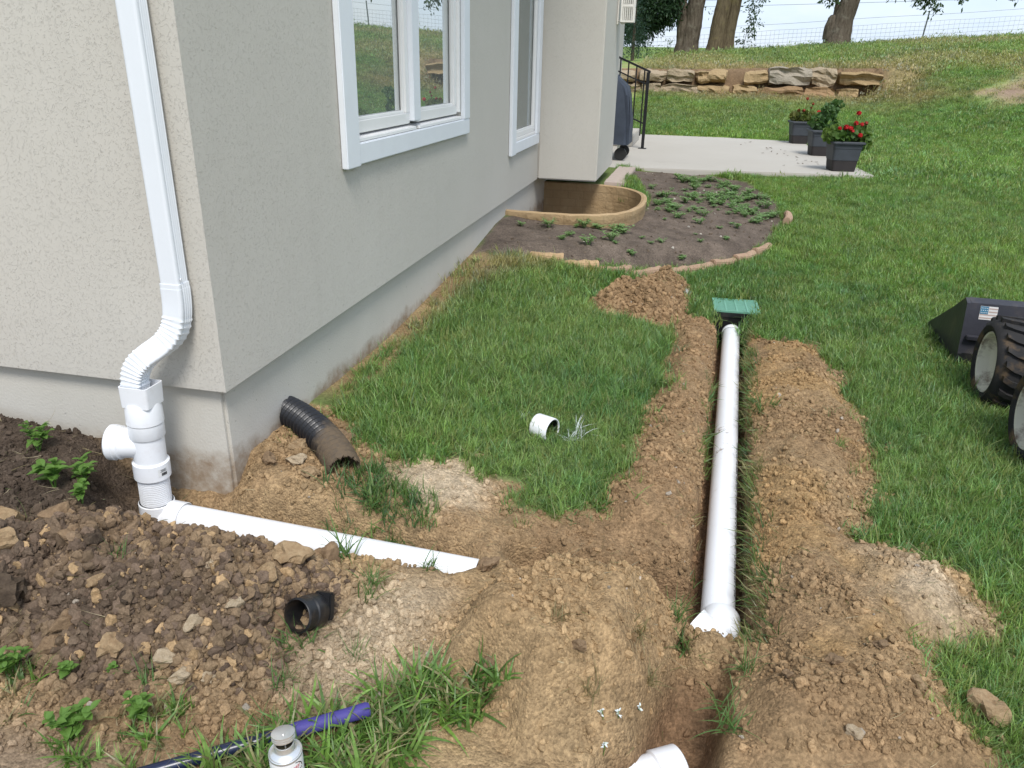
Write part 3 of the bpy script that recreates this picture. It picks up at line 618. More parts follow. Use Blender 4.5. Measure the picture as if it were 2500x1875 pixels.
# ribbed riser and long-turn elbow
pr = []
for k in range(15): z = .145 - k * .0068; pr += [(r4 - .001, z), (r4 - .001, z - .0036), (r4 - .0028, z - .0042), (r4 - .0028, z - .0064)]
ring(pr).build('ribbed_riser', M_white, dr, smooth=True)
ring([(h4 - .002, .046), (h4 + .001, .043), (h4 + .001, .004), (h4 - .003, .0)]).build('elbow_socket', M_white, dr, smooth=True)
m = MB(); pp = bez((0, 0, .006), (.002, 0, -.035), (.03, .0, -.012), (.075, .001, -.013), 14); m.tube(pp, r4 + .004, 32); m.build('elbow_bend', M_white, dr, smooth=True)
PX0, PX1 = .045, 1.125                                       # along the side trench
A = Vector((PX0, .001, -.012)); B = Vector((PX1, -.001, -.052)); u_ = (B - A).normalized()
MB().lathe([(r4 + .003, 0), (h4 + .001, .003), (h4 + .001, .052), (h4 - .002, .055)], 40, frame(tuple(A), tuple(u_))).build('pipe_socket', M_white, dr, smooth=True)
m = MB(); L_ = (B - A).length
m.lathe([(r4, .03), (r4, L_ * .33), (r4, L_ * .66), (r4, L_), (r4 - .005, L_), (r4 - .005, L_ - .2)], 48, frame(tuple(A), tuple(u_))); m.build('pipe', M_white, dr, smooth=True)
# printed sticker on the tee, bars and a code square only
def on_cyl(mb, r_, a, z, w, h, th=.0006):
    n = 5; vs = []
    for zz in (z, z + h):
        for k in range(n + 1):
            an = a + (k / n - .5) * w / r_; vs.append(tuple(frame((0, 0, 0), (.042, 0, 1)) @ Vector(((r_ + th) * math.cos(an), (r_ + th) * math.sin(an), zz))))
    return mb.add(vs, [(k, k + 1, k + n + 2, k + n + 1) for k in range(n)])
an = math.atan2(-1.9, 1.65) + .55
st = on_cyl(MB(), h4 + .0015, an, .160, .034, .028).build('sticker', M_sticker, dr)
mk = MB(); rr_ = random.Random(3)
for i in range(16): on_cyl(mk, h4 + .0015, an - .10 + i * .021 + rr_.random() * .004, .163, .0007 + .0006 * rr_.random(), .010, .0011)
for i, w_ in enumerate((.022, .017, .020)): on_cyl(mk, h4 + .0015, an + .02, .177 + i * .0034, w_, .0016, .0011)
mk.build('sticker_print', M_ink, st)

r4 = .0535; h4 = .0595
# ------------------------------------------------------------------ long pipe in the main trench
def pvc_long_mat():
    t = NT('white_pvc_printed'); oc = t.coord()
    n = t.noise(7, 4, .6, oc); cc = t.mix(n, (.78, .79, .815), (.83, .84, .86))
    sx = t.new('ShaderNodeSeparateXYZ'); t.link(oc, sx.inputs[0])
    dn = t.noise(9, 7, .72, oc); k = t.ramp(dn, [(.60, 0.), (.66, 1.)])
    band = t.math('MULTIPLY', t.math('GREATER_THAN', sx.outputs['Y'], .72), t.math('LESS_THAN', sx.outputs['Y'], 1.42))
    up = t.math('GREATER_THAN', sx.outputs['Z'], .02)
    cc = t.mix(t.math('MULTIPLY', t.math('MULTIPLY', k, band), t.math('MULTIPLY', up, .85)), cc, (.20, .13, .075))
    smudge = t.ramp(t.noise(26, 6, .7, oc), [(.60, 0.), (.80, .35)]); cc = t.mix(smudge, cc, (.42, .32, .22))
    t.base(cc); t.rough(.34, .5); return t.m
tp = empty('trench_pipe', (1.655, 0, -.105), 0, 'long white drain pipe lying in the narrow trench up to the green grate', 'drain pipe')
P0, P1 = (-.018, -.02, -.004), (.115, 2.83, .012)
u_ = (Vector(P1) - Vector(P0)).normalized(); L_ = (Vector(P1) - Vector(P0)).length
MB().lathe([(r4 - .004, L_ - .06), (r4 - .003, L_), (r4, L_ - .001)] + [(r4, L_ * k / 20) for k in range(19, -1, -1)], 48, frame(P0, tuple(u_))).build('pipe', pvc_long_mat(), tp, smooth=True)
MB().lathe([(h4 - .003, L_ - .005), (h4, L_), (h4, L_ + .04)], 40, frame(P0, tuple(u_))).build('spigot_collar', M_white, tp, smooth=True)
# wye at the near end: hub, body and the capped branch rising to the left
MB().lathe([(r4 - .002, .105), (h4 - .002, .10), (h4 + .002, .092), (h4 + .002, .030), (h4 - .003, .010), (h4 - .003, -.09), (h4 + .002, -.10), (h4 + .002, -.125), (h4 - .006, -.127), (h4 - .007, -.10)], 44, frame((-.013, -.085, -.006), tuple(u_))).build('wye_body', M_white, tp, smooth=True)
MB().lathe([(r4 - .006, 0), (r4, .045), (h4 - .003, .058), (h4 + .002, .065), (h4 + .002, .098), (h4 - .005, .099), (h4 - .006, .075)], 40, frame((-.02, -.13, -.006), (-.80, .42, .36))).build('wye_branch', M_white, tp, smooth=True)
M_plug = simple('packed_soil_plug', (.22, .135, .075), .95, .1, .3, 60, .8)
MB().lathe([(0, -.112), (.03, -.106), (h4 - .006, -.108)], 24, frame((-.013, -.085, -.006), tuple(u_))).build('soil_plug', M_plug, tp)
MB().lathe([(0, .095), (.03, .090), (h4 - .004, .084)], 24, frame((-.02, -.13, -.006), (-.80, .42, .36))).build('soil_plug', M_plug, tp)
# line of small printed marks along the upper right flank
mk = MB(); rr_ = random.Random(5); fm = frame(P0, tuple(u_)); y_ = .12
for side_a in (R(-24),):
    # angle measured in the section plane from the frame's x axis
    while y_ < 1.25:
        w_ = .006 + .007 * rr_.random()
        if rr_.random() < .8:
            for q in range(2):
                a0 = side_a + (q - .5) * .19 + (rr_.random() - .5) * .05; vs = []
                for yy in (y_, y_ + w_ * (.5 + .5 * rr_.random())):
                    for aa in (a0 - .07, a0 + .07): vs.append(tuple(fm @ Vector(((r4 + .0005) * math.cos(aa), (r4 + .0005) * math.sin(aa), yy))))
                mk.add(vs, [(0, 1, 3, 2)])
        y_ += w_ + .004
pm = mk.build('printed_line', M_ink, tp); pm['kind'] = 'stuff'

# ------------------------------------------------------------------ pipe elbow in the pit at the front
ep = empty('pit_pipe', (1.432, -.607, -.125), 0, 'white pipe bend half covered in soil at the bottom of the front pit', 'drain pipe')
fl = Vector((.83, .50, .0)).normalized(); fe_ = frame((0, 0, -.046), tuple(fl))
MB().lathe([(r4, -.45), (r4, -.055)], 40, fe_).build('pipe', M_white, ep, smooth=True)
MB().lathe([(r4, -.058), (h4, -.055), (h4, -.002), (h4 - .003, .0), (r4 + .003, .002), (r4 + .003, .055)], 40, fe_).build('socket', M_white, ep, smooth=True)
MB().lathe([(r4 + .003, .052), (h4 + .003, .056), (h4 + .003, .125), (h4 - .004, .130), (.02, .134), (0, .134)], 40, fe_).build('hub', M_white, ep, smooth=True)

# ------------------------------------------------------------------ catch basin with green grate
M_green = simple('green_plastic_grate', (.15, .345, .25), .5, .4, .1, 30)
M_black = simple('black_plastic', (.012, .012, .013), .38, .45, .2, 14, dirt=(.12, .085, .055), dirt_amt=.25, dirt_scale=14)
cb = empty('catch_basin', (1.795, 3.105, .018), R(2), 'black square catch basin with green slotted grate at trench end', 'drain')
m = MB(); q = .146
m.box((-q, -q, -.36), (q, -q + .008, -.006)); m.box((-q, q - .008, -.36), (q, q, -.006)); m.box((-q, -q + .008, -.36), (-q + .008, q - .008, -.006)); m.box((q - .008, -q + .008, -.36), (q, q - .008, -.006)); m.box((-q, -q, -.37), (q, q, -.36))
m.build('basin', M_black, cb, bevel=.003)
m = MB(); q2 = .1475
m.box((-q2 - .006, -q2 - .006, -.03), (q2 + .006, -q2 + .002, -.001)); m.box((-q2 - .006, q2 - .002, -.03), (q2 + .006, q2 + .006, -.001)); m.box((-q2 - .006, -q2 + .002, -.03), (-q2 + .002, q2 - .002, -.001)); m.box((q2 - .002, -q2 + .002, -.03), (q2 + .006, q2 - .002, -.001)); m.build('basin_lip', M_black, cb)
m = MB(); m.box((-q2, -q2, 0), (q2, -q2 + .012, .012)); m.box((-q2, q2 - .012, 0), (q2, q2, .012)); m.box((-q2, -q2 + .012, 0), (-q2 + .014, q2 - .012, .012)); m.box((q2 - .014, -q2 + .012, 0), (q2, q2 - .012, .012)); m.build('grate_frame', M_green, cb)
for k in range(3): x = -q2 + .0115 + (k + 1) * (2 * q2 - .023) / 4; MB().box((x - .0055, -q2 + .012, 0), (x + .0055, q2 - .012, .0115)).build('grate_rib', M_green, cb)
for k in range(17):
    y = -q2 + .018 + k * .0163
    for j in range(4):
        xa = -q2 + .014 if j == 0 else -q2 + .0115 + j * (2 * q2 - .023) / 4 + .0055; xb = q2 - .014 if j == 3 else -q2 + .0115 + (j + 1) * (2 * q2 - .023) / 4 - .0055
        MB().box((xa, y - .0048, .001), (xb, y + .0048, .009)).build('grate_bar', M_green, cb)
MB().tube([(-.022, -.15, -.135), (-.022, -.20, -.135)], .062, 28).build('outlet', M_black, cb, smooth=True)

# ------------------------------------------------------------------ black corrugated hose at the foundation
def corr_mat():
    t = NT('black_corrugated_plastic'); oc = t.coord(); sx = t.new('ShaderNodeSeparateXYZ'); t.link(oc, sx.inputs[0])
    n = t.noise(26, 6, .7, oc)
    k = t.math('MULTIPLY', t.math('SUBTRACT', t.math('ADD', sx.outputs['X'], t.math('MULTIPLY', n, .14)), .285), 18, True)
    k = t.math('MULTIPLY', k, t.ramp(t.noise(60, 4, .6, oc), [(.28, .55), (.6, 1.)]), True)
    t.base(t.mix(k, (.013, .013, .015), (.125, .090, .056))); t.rough(t.math('ADD', t.math('MULTIPLY', k, .5), .34), .4); return t.m
ch = empty('corrugated_hose', (-.03, .45, .178), 0, 'black corrugated drain hose coming out at the foundation, muddy torn end', 'hose')
pa = bez((-.06, .02, .03), (.10, -.07, .045), (.27, -.205, .04), (.378, -.345, .012), 104); rad = [.056 + (.0060 if (i % 5) in (0, 1) else (-.0060 if (i % 5) == 3 else -.001)) for i in range(len(pa))]
m = MB(); m.tube(pa, rad, 34, False, False)
ri = [r_ - .004 for r_ in rad]; m.tube(pa, ri, 34, False, False)
me_ = m.mesh('corrugated'); hs = link_mesh('hose', me_, corr_mat(), ch)
# ragged mouth: pull the last rings in and out
nv = 34; cnt = len(pa) * nv
for ly in (0, 1):
    for k in range(nv):
        rg = .012 * math.sin(k * 1.7) + .010 * math.sin(k * 3.1 + 1)
        v = me_.vertices[ly * cnt + (len(pa) - 1) * nv + k].co; w_ = me_.vertices[ly * cnt + (len(pa) - 3) * nv + k].co
        d_ = (v - w_).normalized(); v += d_ * rg
# ------------------------------------------------------------------ black drain fitting lying in the spoil
bf = empty('drain_fitting', (.535, -.605, .166), R(10), 'black plastic drain fitting with open round mouth lying on the soil pile', 'pipe fitting')
bf.scale = (.76, .76, .76); fm = frame((0, 0, 0), (-.40, -.80, .40))
MB().lathe([(.054, 0), (.057, -.002), (.057, -.045), (.061, -.05), (.061, -.095), (.05, -.12), (.0, -.125)], 36, fm).build('body', M_black, bf, smooth=True)
MB().lathe([(.0535, 0), (.053, -.10), (.0, -.105)], 36, fm).build('socket', M_black, bf, smooth=True)
bx = frame((.035, .045, -.005), (-.40, -.80, .40))
MB().box((-.03, -.045, -.075), (.045, .05, -.045), bx).build('flange', M_black, bf, bevel=.006)
MB().lathe([(.057, -.003), (.0605, -.004), (.0605, -.010), (.057, -.011)], 36, fm).build('lip', M_black, bf, smooth=True)
# ------------------------------------------------------------------ short white coupling on the grass
M_inner = simple('grey_inner_plastic', (.012, .012, .012), .5)
cp = empty('pipe_coupling', (.925, .80, .082), 0, 'short white pipe coupling lying alone on the lawn', 'pipe fitting')
cp.scale = (.86, .86, .86); fm = frame((0, 0, .012), (.80, -.36, .0))
MB().lathe([(.0605, -.048), (.0625, -.043), (.0625, .043), (.0605, .048), (.0565, .048), (.0555, .040)], 40, fm).build('shell', M_white, cp, smooth=True)
MB().lathe([(.0556, .041), (.0545, .0), (.0556, -.047), (.0605, -.0482)], 40, fm).build('inner_wall', M_inner, cp, smooth=True)
sc_m = MB()
for q_ in range(2):
    sc_m.tube([tuple(fm @ Vector((.0632 * math.cos(a), .0632 * math.sin(a), -.01 + .018 * q_ + .03 * math.sin((a + 1) * (1.1 + q_ * .4))))) for a in [R(-160 + i * 10) for i in range(16)]], .0012, 5)
sc_m.build('scribed_line', M_ink, cp)
# ------------------------------------------------------------------ purple gripped tool handle
M_purple = simple('purple_rubber_grip', (.060, .050, .225), .6, .3, .02, 40)
M_navy = simple('navy_coated_shaft', (.012, .018, .05), .28, .5, .1, 20)
th = empty('tool_handle', (.608, -.913, .102), 0, 'navy tool handle with purple rubber grip lying in the grass', 'tool')
ax = Vector((.819, .574, .005)).normalized(); fm = frame((.04, -.008, .012), tuple(ax))
MB().lathe([(.0145, -.55), (.0145, .03)], 24, fm).build('shaft', M_navy, th, smooth=True)
MB().lathe([(.0145, .026), (.0165, .027), (.0172, .04), (.0168, .10), (.0166, .16), (.0175, .19), (.0175, .197), (.0145, .204), (.0, .205)], 24, fm).build('grip', M_purple, th, smooth=True)
# ------------------------------------------------------------------ cement can
M_tin = simple('bare_tin', (.74, .74, .73), .30, .5, .1, 30, metal=.75)
M_paper = simple('white_label', (.80, .80, .80), .4, .4, .03, 20)
M_red = simple('label_red', (.55, .02, .04), .5); M_blk = simple('label_black', (.02, .02, .02), .5)
ca_ = empty('cement_can', (.712, -.998, .068), R(0), 'small white labelled cement can with its silver cap propped open', 'can')
ca_.scale = (1.0, 1.0, 1.0); rc = .0335; hc = .098
MB().lathe([(0, 0), (rc, 0), (rc + .001, .002), (rc, .004), (rc, hc), (rc + .0012, hc + .0015), (rc, hc + .003), (rc - .003, hc + .002), (rc - .008, hc + .006), (.0215, hc + .009), (.0205, hc + .012)], 40).build('body', M_tin, ca_, smooth=True)
MB().lathe([(rc + .0006, .006), (rc + .0006, hc - .004)], 40).build('paper_label', M_paper, ca_, smooth=True)
MB().lathe([(.0205, hc + .011), (.0195, hc + .013), (.0195, hc + .024), (.0175, hc + .0245), (.0172, hc + .004)], 32).build('neck', M_tin, ca_, smooth=True)
MB().lathe([(0, hc + .012), (.0172, hc + .012)], 24).build('cement', simple('dark_cement', (.05, .045, .03), .3), ca_)
cm = frame((-.004, .006, hc + .031), (-.10, .16, 1))
cp_ = MB().lathe([(.0, .015), (.021, .015), (.0242, .0135), (.0242, .0105), (.0232, .0100), (.0232, .0085), (.0242, .0080), (.0242, .0060), (.0232, .0055), (.0232, .0040), (.0242, .0035), (.0242, .0), (.0195, -.001), (.0192, .010), (0, .011)], 36, cm).build('cap', M_tin, ca_, smooth=True)
MB().tube([(0, 0, hc + .05), (.002, -.001, hc + .02), (.003, 0, hc + .0)], .0016, 6).build('dauber_stem', M_tin, cp_)
def text_mesh(s, size):
    cu = bpy.data.curves.new('txt', 'FONT'); cu.body = s; cu.size = size; cu.align_x = 'CENTER'; cu.resolution_u = 2
    ob = bpy.data.objects.new('txt', cu); col.objects.link(ob); dg = bpy.context.evaluated_depsgraph_get()
    me = bpy.data.meshes.new_from_object(ob.evaluated_get(dg)); bpy.data.objects.remove(ob); return me
def text_on_can(s, size, a, z, mat, sx_=1.0, rise=0.0):
    me = text_mesh(s, size); rr = rc + .0011
    for v in me.vertices:
        an = a + v.co.x * sx_ / rr; v.co = Vector((rr * math.cos(an), rr * math.sin(an), z + v.co.y + rise * v.co.x))
    return link_mesh('lettering', me, mat, ca_)
face = math.atan2(-1.08, .72) + .32
text_on_can('Oatey', .0165, face, hc - .024, M_red, .82, .12)
text_on_can('REGULAR CLEAR', .0068, face, hc - .035, M_blk, .9, .12); text_on_can('CEMENT', .0068, face, hc - .0425, M_blk, .95, .12)
m = MB()
def arc_pt(an, z): return (( rc + .0010) * math.cos(an), (rc + .0010) * math.sin(an), z)
for k in range(14):
    t0, t1 = R(150 + k * 15), R(150 + (k + 1) * 15)
    if k in (5, 6, 7, 8): continue
    q_ = []
    for tt in (t0, t1):
        for rr in (.0225, .0245): q_.append(arc_pt(face + rr * math.cos(tt) / rc, hc - .027 + rr * math.sin(tt) * -.9))
    m.add(q_, [(0, 1, 3, 2)])
for k in range(3):
    z = hc - .058 - k * .006
    for dx in (-.010, .004): m.add([arc_pt(face + (dx + e) / rc, z + zz) for zz in (0, .002) for e in (0, .010 - .002 * k)], [(0, 1, 3, 2)])
m.build('label_print', M_blk, ca_)
# ------------------------------------------------------------------ white pipe end at the right edge
wp = empty('pipe_end', (2.315, -.525, .02), 0, 'white pipe end just showing at the lower right on the soil', 'drain pipe')
MB().lathe([(.055, -.25), (.055, 0), (.050, 0), (.049, -.1)], 36, frame((.045, 0, .03), (-.75, .45, .02))).build('pipe', M_white, wp, smooth=True)
# ------------------------------------------------------------------ window well
def well_mat():
    t = NT('tan_moulded_stone'); oc = t.coord(); n = t.noise(7, 6, .65, oc)
    br_ = t.new('ShaderNodeTexBrick'); br_.inputs['Scale'].default_value = 3.2; br_.inputs['Mortar Size'].default_value = .02; br_.inputs['Color1'].default_value = (.9, .9, .9, 1); br_.inputs['Color2'].default_value = (1, 1, 1, 1); br_.inputs['Mortar'].default_value = (.25, .25, .25, 1)
    cm_ = t.new('ShaderNodeMapping'); cm_.inputs['Rotation'].default_value = (R(90), 0, 0); t.link(oc, cm_.inputs['Vector']); t.link(cm_.outputs[0], br_.inputs['Vector'])
    cc = t.mix(n, (.36, .23, .11), (.54, .40, .235)); t.base(t.mix(.12, cc, br_.outputs['Color'], 'MULTIPLY')); t.rough(.7, .3)
    t.bump(t.math('ADD', t.noise(18, 6, .65, oc), t.math('MULTIPLY', br_.outputs['Fac'], -.12)), .8, .02); return t.m
M_well = well_mat()
ww = empty('window_well', (.45, 5.0, .3), 0, 'tan moulded window well curving out from the foundation under the bay', 'window well')
def offset_poly(P, d):
    out = []
    for i in range(len(P)):
        a = Vector(P[max(i - 1, 0)]); b = Vector(P[min(i + 1, len(P) - 1)]); t_ = (b - a).normalized(); out.append((P[i][0] + t_.y * d, P[i][1] - t_.x * d))
    return out
def refine(P, k=4):
    out = []
    for i in range(len(P) - 1):
        p0, p1, p2, p3 = [Vector(P[min(max(i + j, 0), len(P) - 1)]) for j in (-1, 0, 1, 2)]
        for q in range(k):
            t_ = q / k; out.append(tuple(.5 * ((2 * p1) + (p2 - p0) * t_ + (2 * p0 - 5 * p1 + 4 * p2 - p3) * t_ * t_ + (3 * p1 - p0 - 3 * p2 + p3) * t_ ** 3)))
    return out + [tuple(P[-1])]
wl_in = refine(WELL, 6); wl_out = offset_poly(wl_in, .045); wl_lip = offset_poly(wl_in, .050)
m = MB(); secs = []
for a, b, c_ in zip(wl_in, wl_out, wl_lip):
    j = .0015 * math.sin(a[0] * 31 + a[1] * 17)
    prof_ = [(a, -.72), (a, .372 + j), (((a[0] + c_[0]) / 2, (a[1] + c_[1]) / 2), .380 + j), (c_, .370 + j), (c_, .325 + j), (b, .315), (b, -.72)]
    secs.append([(p[0] - .45, p[1] - 5.0, z - .3) for p, z in prof_])
m.loft(secs, True, True); m.build('well_wall', M_well, ww, smooth=True)
MB().prism([(x - .45, y - 5.0) for x, y in WELL], -1.03, -1.0).build('well_floor', simple('well_gravel', (.2, .17, .13), .9, bump=.6), ww)

# ------------------------------------------------------------------ pavers beside the bay
M_paver = simple('buff_paver', (.42, .345, .295), .85, .25, .12, 14, .25)
for k in range(6):
    y0 = 5.86 + k * .248
    o = MB().box((-.10, 0, -.05), (.10, .24, 0)).build('paving_stone', M_paver, None, bevel=.006); o.location = (.672, y0, .402 - .004 * k + .003 * (k % 2)); o.rotation_euler = (R(.6), R(1.2), R(.8 * (-1) ** k))
    tag(o, 'flat buff paving stone in the short row along the bay wall', 'paving stone', 'paving stones along the bay wall')
# ------------------------------------------------------------------ bed edging
M_edge = simple('terracotta_edging', (.38, .255, .175), .85, .25, .2, 10, .4, dirt=(.20, .15, .11), dirt_amt=.7, dirt_scale=9)
M_edge2 = simple('sandy_edging', (.42, .29, .165), .85, .25, .2, 10, .4)
EDGE = [(.36, 3.205), (.60, 3.24), (.84, 3.325), (1.06, 3.46), (1.27, 3.64), (1.46, 3.83), (1.64, 4.02), (1.82, 4.20), (1.98, 4.42), (2.12, 4.70)]
EDGE2 = [(2.31, 5.42), (2.345, 5.72)]
def edging_piece(a, b, z0, mat, hgt):
    a = Vector((*a, 0)); b = Vector((*b, 0)); L = (b - a).length - .004; c_ = (a + b) / 2; d_ = b - a
    prof_ = [(-.036, -.10), (-.036, hgt - .018), (-.02, hgt), (.02, hgt), (.036, hgt - .018), (.036, -.10)]; rings = []
    nseg = 5
    for i in range(nseg + 1):
        f = i / nseg - .5; sc = 1 - .10 * (abs(f) > .45); bend = -.018 * (1 - 4 * f * f)
        rings.append([(f * L, p * sc + bend + .004 * rnd.uniform(-1, 1), q + .007 * rnd.uniform(-1, 1)) for p, q in prof_])
    o = MB().loft(rings).build('edging_stone', mat, None, bevel=.006); o.location = (c_.x, c_.y, z0); o.rotation_euler = (R(rnd.uniform(-4, 4)), R(rnd.uniform(-2, 2)), math.atan2(d_.y, d_.x)); return o
for k in range(len(EDGE) - 1):
    zc = float(base(np.array([(EDGE[k][0] + EDGE[k + 1][0]) / 2]), np.array([(EDGE[k][1] + EDGE[k + 1][1]) / 2]))[0])
    o = edging_piece(EDGE[k], EDGE[k + 1], zc + .0, M_edge2 if k < 2 else M_edge, .052)
    if k < 2: tag(o, ['sandy edging stone nearest the house at the left end of the bed', 'sandy edging stone second from the left end of the bed'][k], 'edging stone', 'edging stones round the soil bed')
    else: tag(o, 'terracotta edging stone in the curved row along the bed front', 'edging stone', 'edging stones round the soil bed')
o = edging_piece(*EDGE2, gz(2.33, 5.57) + .02, M_edge, .06); tag(o, 'lone terracotta edging stone at the right side of the bed', 'edging stone', 'edging stones round the soil bed')
# ------------------------------------------------------------------ patio
t = NT('patio_concrete'); oc = t.coord(); n = t.noise(.9, 6, .6, oc); n2 = t.noise(70, 3, .6, oc)
cc = t.mix(n, (.40, .372, .325), (.475, .447, .40)); stn = t.ramp(t.noise(1.7, 6, .7, oc), [(.58, 0.), (.70, .30)]); t.base(t.mix(stn, cc, (.32, .29, .25))); t.rough(.85, .25); t.bump(n2, .2, .003); M_patio = t.m
o = MB().prism(PATIO, .15, .335).build('patio', M_patio, None, bevel=.012); tag(o, 'pale concrete patio slab behind the bed', kind='structure')
M_leafd = simple('dead_leaf', (.10, .07, .04), .9)
for k in range(26):
    u = rnd.random(); x = 2.35 + u * .55 + rnd.gauss(0, .16); y = 11.6 - u * 2.6 + rnd.gauss(0, .35)
    s = rnd.uniform(.016, .040); o = MB().add([(-s, 0, .002), (0, -s * .45, .0035), (s, 0, .012), (0, s * .45, .004), (0, 0, .007)], [(0, 1, 4), (1, 2, 4), (2, 3, 4), (3, 0, 4)]).build('fallen_leaf', M_leafd)
    o.location = (x, y, .336); o.rotation_euler = (0, 0, rnd.uniform(0, 6.3)); tag(o, 'small dead leaf lying on the patio concrete left of the planters', 'leaf', 'dead leaves scattered on the patio')
# ------------------------------------------------------------------ grill under its cover
M_cover = simple('slate_blue_cover', (.045, .055, .075), .8, .3, .25, 5, .3); M_wheel = simple('black_wheel', (.015, .015, .015), .5)
gr = empty('covered_grill', (.255, 8.62, .336), 0, 'barbecue grill under a slate blue cloth cover behind the bay', 'grill')
def rrect(cx_, cy_, w, d, z, r_=.06, n=4, wav=0):
    p = []
    for sx_, sy_, a0 in ((1, 1, 0), (-1, 1, 90), (-1, -1, 180), (1, -1, 270)):
        for k in range(n + 1):
            a = R(a0 + k * 90 / n); p.append((cx_ + sx_ * (w / 2 - r_) + r_ * math.cos(a), cy_ + sy_ * (d / 2 - r_) + r_ * math.sin(a), z))
    return [(x + wav * math.sin(i * 2.3 + z * 5), y + wav * math.sin(i * 1.7 + z * 3), zz) for i, (x, y, zz) in enumerate(p)]
MB().loft([rrect(0, 0, .66, .60, .20, .05, 6, .012), rrect(0, 0, .64, .58, .5, .05, 6, .016), rrect(-.01, 0, .60, .55, .80, .06, 6, .010), rrect(-.02, 0, .56, .52, .90, .08, 6, .006), rrect(-.10, 0, .38, .42, 1.05, .1, 6, .004), rrect(-.14, 0, .26, .32, 1.10, .1, 6)], False, True).build('cover', M_cover, gr, smooth=True)
for y in (-.22, .22):
    MB().tube([(.235, y - .025, .08), (.235, y + .025, .08)], .08, 20).build('wheel', M_wheel, gr)
    MB().box((-.25, y - .02, 0.0), (-.21, y + .02, .3)).build('leg', M_wheel, gr); MB().box((.19, y - .018, .08), (.222, y + .018, .32)).build('leg', M_tin, gr)
# ------------------------------------------------------------------ stair railing
M_iron = simple('black_iron', (.008, .008, .009), .4, .5)
ra = empty('stair_railing', (.665, 10.07, .336), 0, 'black iron stair railing with sloping rail standing on the patio', 'railing')
MB().box((-.022, -.022, .006), (.022, .022, 1.06)).build('post', M_iron, ra); MB().box((-.06, -.05, 0), (.06, .05, .008)).build('base_plate', M_iron, ra)
sl = .40
def rail_z(x, z): return z - sl * x
for nm, z0, hh in (('top_rail', 1.06, .03), ('upper_rail', .88, .02), ('lower_rail', .34, .02)):
    a = -.0225 if nm != 'top_rail' else .03; b_ = -.70; w_ = .022 if nm == 'top_rail' else .010
    MB().add([(a, -w_, rail_z(a, z0)), (a, w_, rail_z(a, z0)), (a, w_, rail_z(a, z0) + hh), (a, -w_, rail_z(a, z0) + hh), (b_, -w_, rail_z(b_, z0)), (b_, w_, rail_z(b_, z0)), (b_, w_, rail_z(b_, z0) + hh), (b_, -w_, rail_z(b_, z0) + hh)],
             [(0, 1, 2, 3), (7, 6, 5, 4), (0, 4, 5, 1), (1, 5, 6, 2), (2, 6, 7, 3), (3, 7, 4, 0)]).build(nm, M_iron, ra)
for k in range(5):
    x = -.055 - k * .118; MB().box((x - .0095, -.0095, rail_z(x, .16)), (x + .0095, .0095, rail_z(x, 1.062))).build('baluster', M_iron, ra)
st_ = empty('entry_steps', (-.02, 10.2, .336), 0, 'concrete entry steps behind the railing', 'steps')
for k in range(2): MB().box((0, 0.08, k * .17), (.52 - k * .27, 1.5, (k + 1) * .17 - (.003 if k == 0 else 0))).build('step', M_patio, st_, bevel=.01)
# ------------------------------------------------------------------ planters with geraniums
M_pot = simple('charcoal_plastic_pot', (.050, .056, .066), .6, .3, .15, 8, .2); M_potlow = simple('brown_black_pot_base', (.030, .026, .026), .65, .3, .2, 8, .2); M_potsoil = simple('potting_soil', (.03, .022, .016), .95, .1, .3, 30, .8)
def leaf_mat(name, c, c2, trans=.35, rough=.5):
    t = NT(name); oi = t.new('ShaderNodeObjectInfo'); nz = t.noise(3.0, 3, .6, t.coord()); cc = t.mix(t.ramp(nz, [(.3, 0.), (.7, 1.)]), c, c2)
    t.base(cc); t.rough(rough, .3); tr = t.new('ShaderNodeBsdfTranslucent'); t.link(t.mix(1.0, cc, (1.5, 1.6, .8), 'MULTIPLY'), tr.inputs['Color'])
    mx = t.new('ShaderNodeMixShader'); mx.inputs[0].default_value = trans; t.link(t.b.outputs[0], mx.inputs[1]); t.link(tr.outputs[0], mx.inputs[2]); t.link(mx.outputs[0], t.out.inputs['Surface']); return t.m
M_ger = leaf_mat('geranium_leaf', (.06, .125, .03), (.12, .18, .04)); M_ger2 = leaf_mat('shrub_leaf', (.05, .11, .035), (.085, .155, .05)); M_gerold = leaf_mat('autumn_geranium_leaf', (.085, .12, .03), (.16, .15, .04))
M_redf = simple('red_petal', (.43, .010, .012), .5, .3, .25, 60); M_darkred = simple('faded_red_petal', (.26, .03, .015), .6, .3, .3, 60)
def leaf_blob(n, cen, rad, size, seed, up=.4, aspect=.9):
    """Cupped round leaves filling an ellipsoid."""
    r_ = random.Random(seed); m = MB()
    for _ in range(n):
        while True:
            p = Vector((r_.uniform(-1, 1), r_.uniform(-1, 1), r_.uniform(-1, 1)))
            if .15 < p.length < 1: break
        p = p * (p.length ** -.35)
        p = Vector((p.x * rad[0], p.y * rad[1], p.z * rad[2])) + Vector(cen)
        nrm = (Vector((r_.gauss(0, 1), r_.gauss(0, 1), r_.gauss(0, .6) + up)) + (p - Vector(cen)) * 2).normalized(); fm = frame(tuple(p), tuple(nrm), (r_.gauss(0, 1), r_.gauss(0, 1), .1)); s = size * r_.uniform(.6, 1.25)
        pts = [Vector((0, -s * .9, 0)), Vector((s * aspect, -s * .35, .18 * s)), Vector((s * aspect * .8, s * .6, .22 * s)), Vector((0, s * .95, .05 * s)), Vector((-s * aspect * .8, s * .6, .22 * s)), Vector((-s * aspect, -s * .35, .18 * s)), Vector((0, 0, -.05 * s))]
        m.add([tuple(fm @ q) for q in pts], [(0, 1, 6), (1, 2, 6), (2, 3, 6), (3, 4, 6), (4, 5, 6), (5, 0, 6)])
    return m
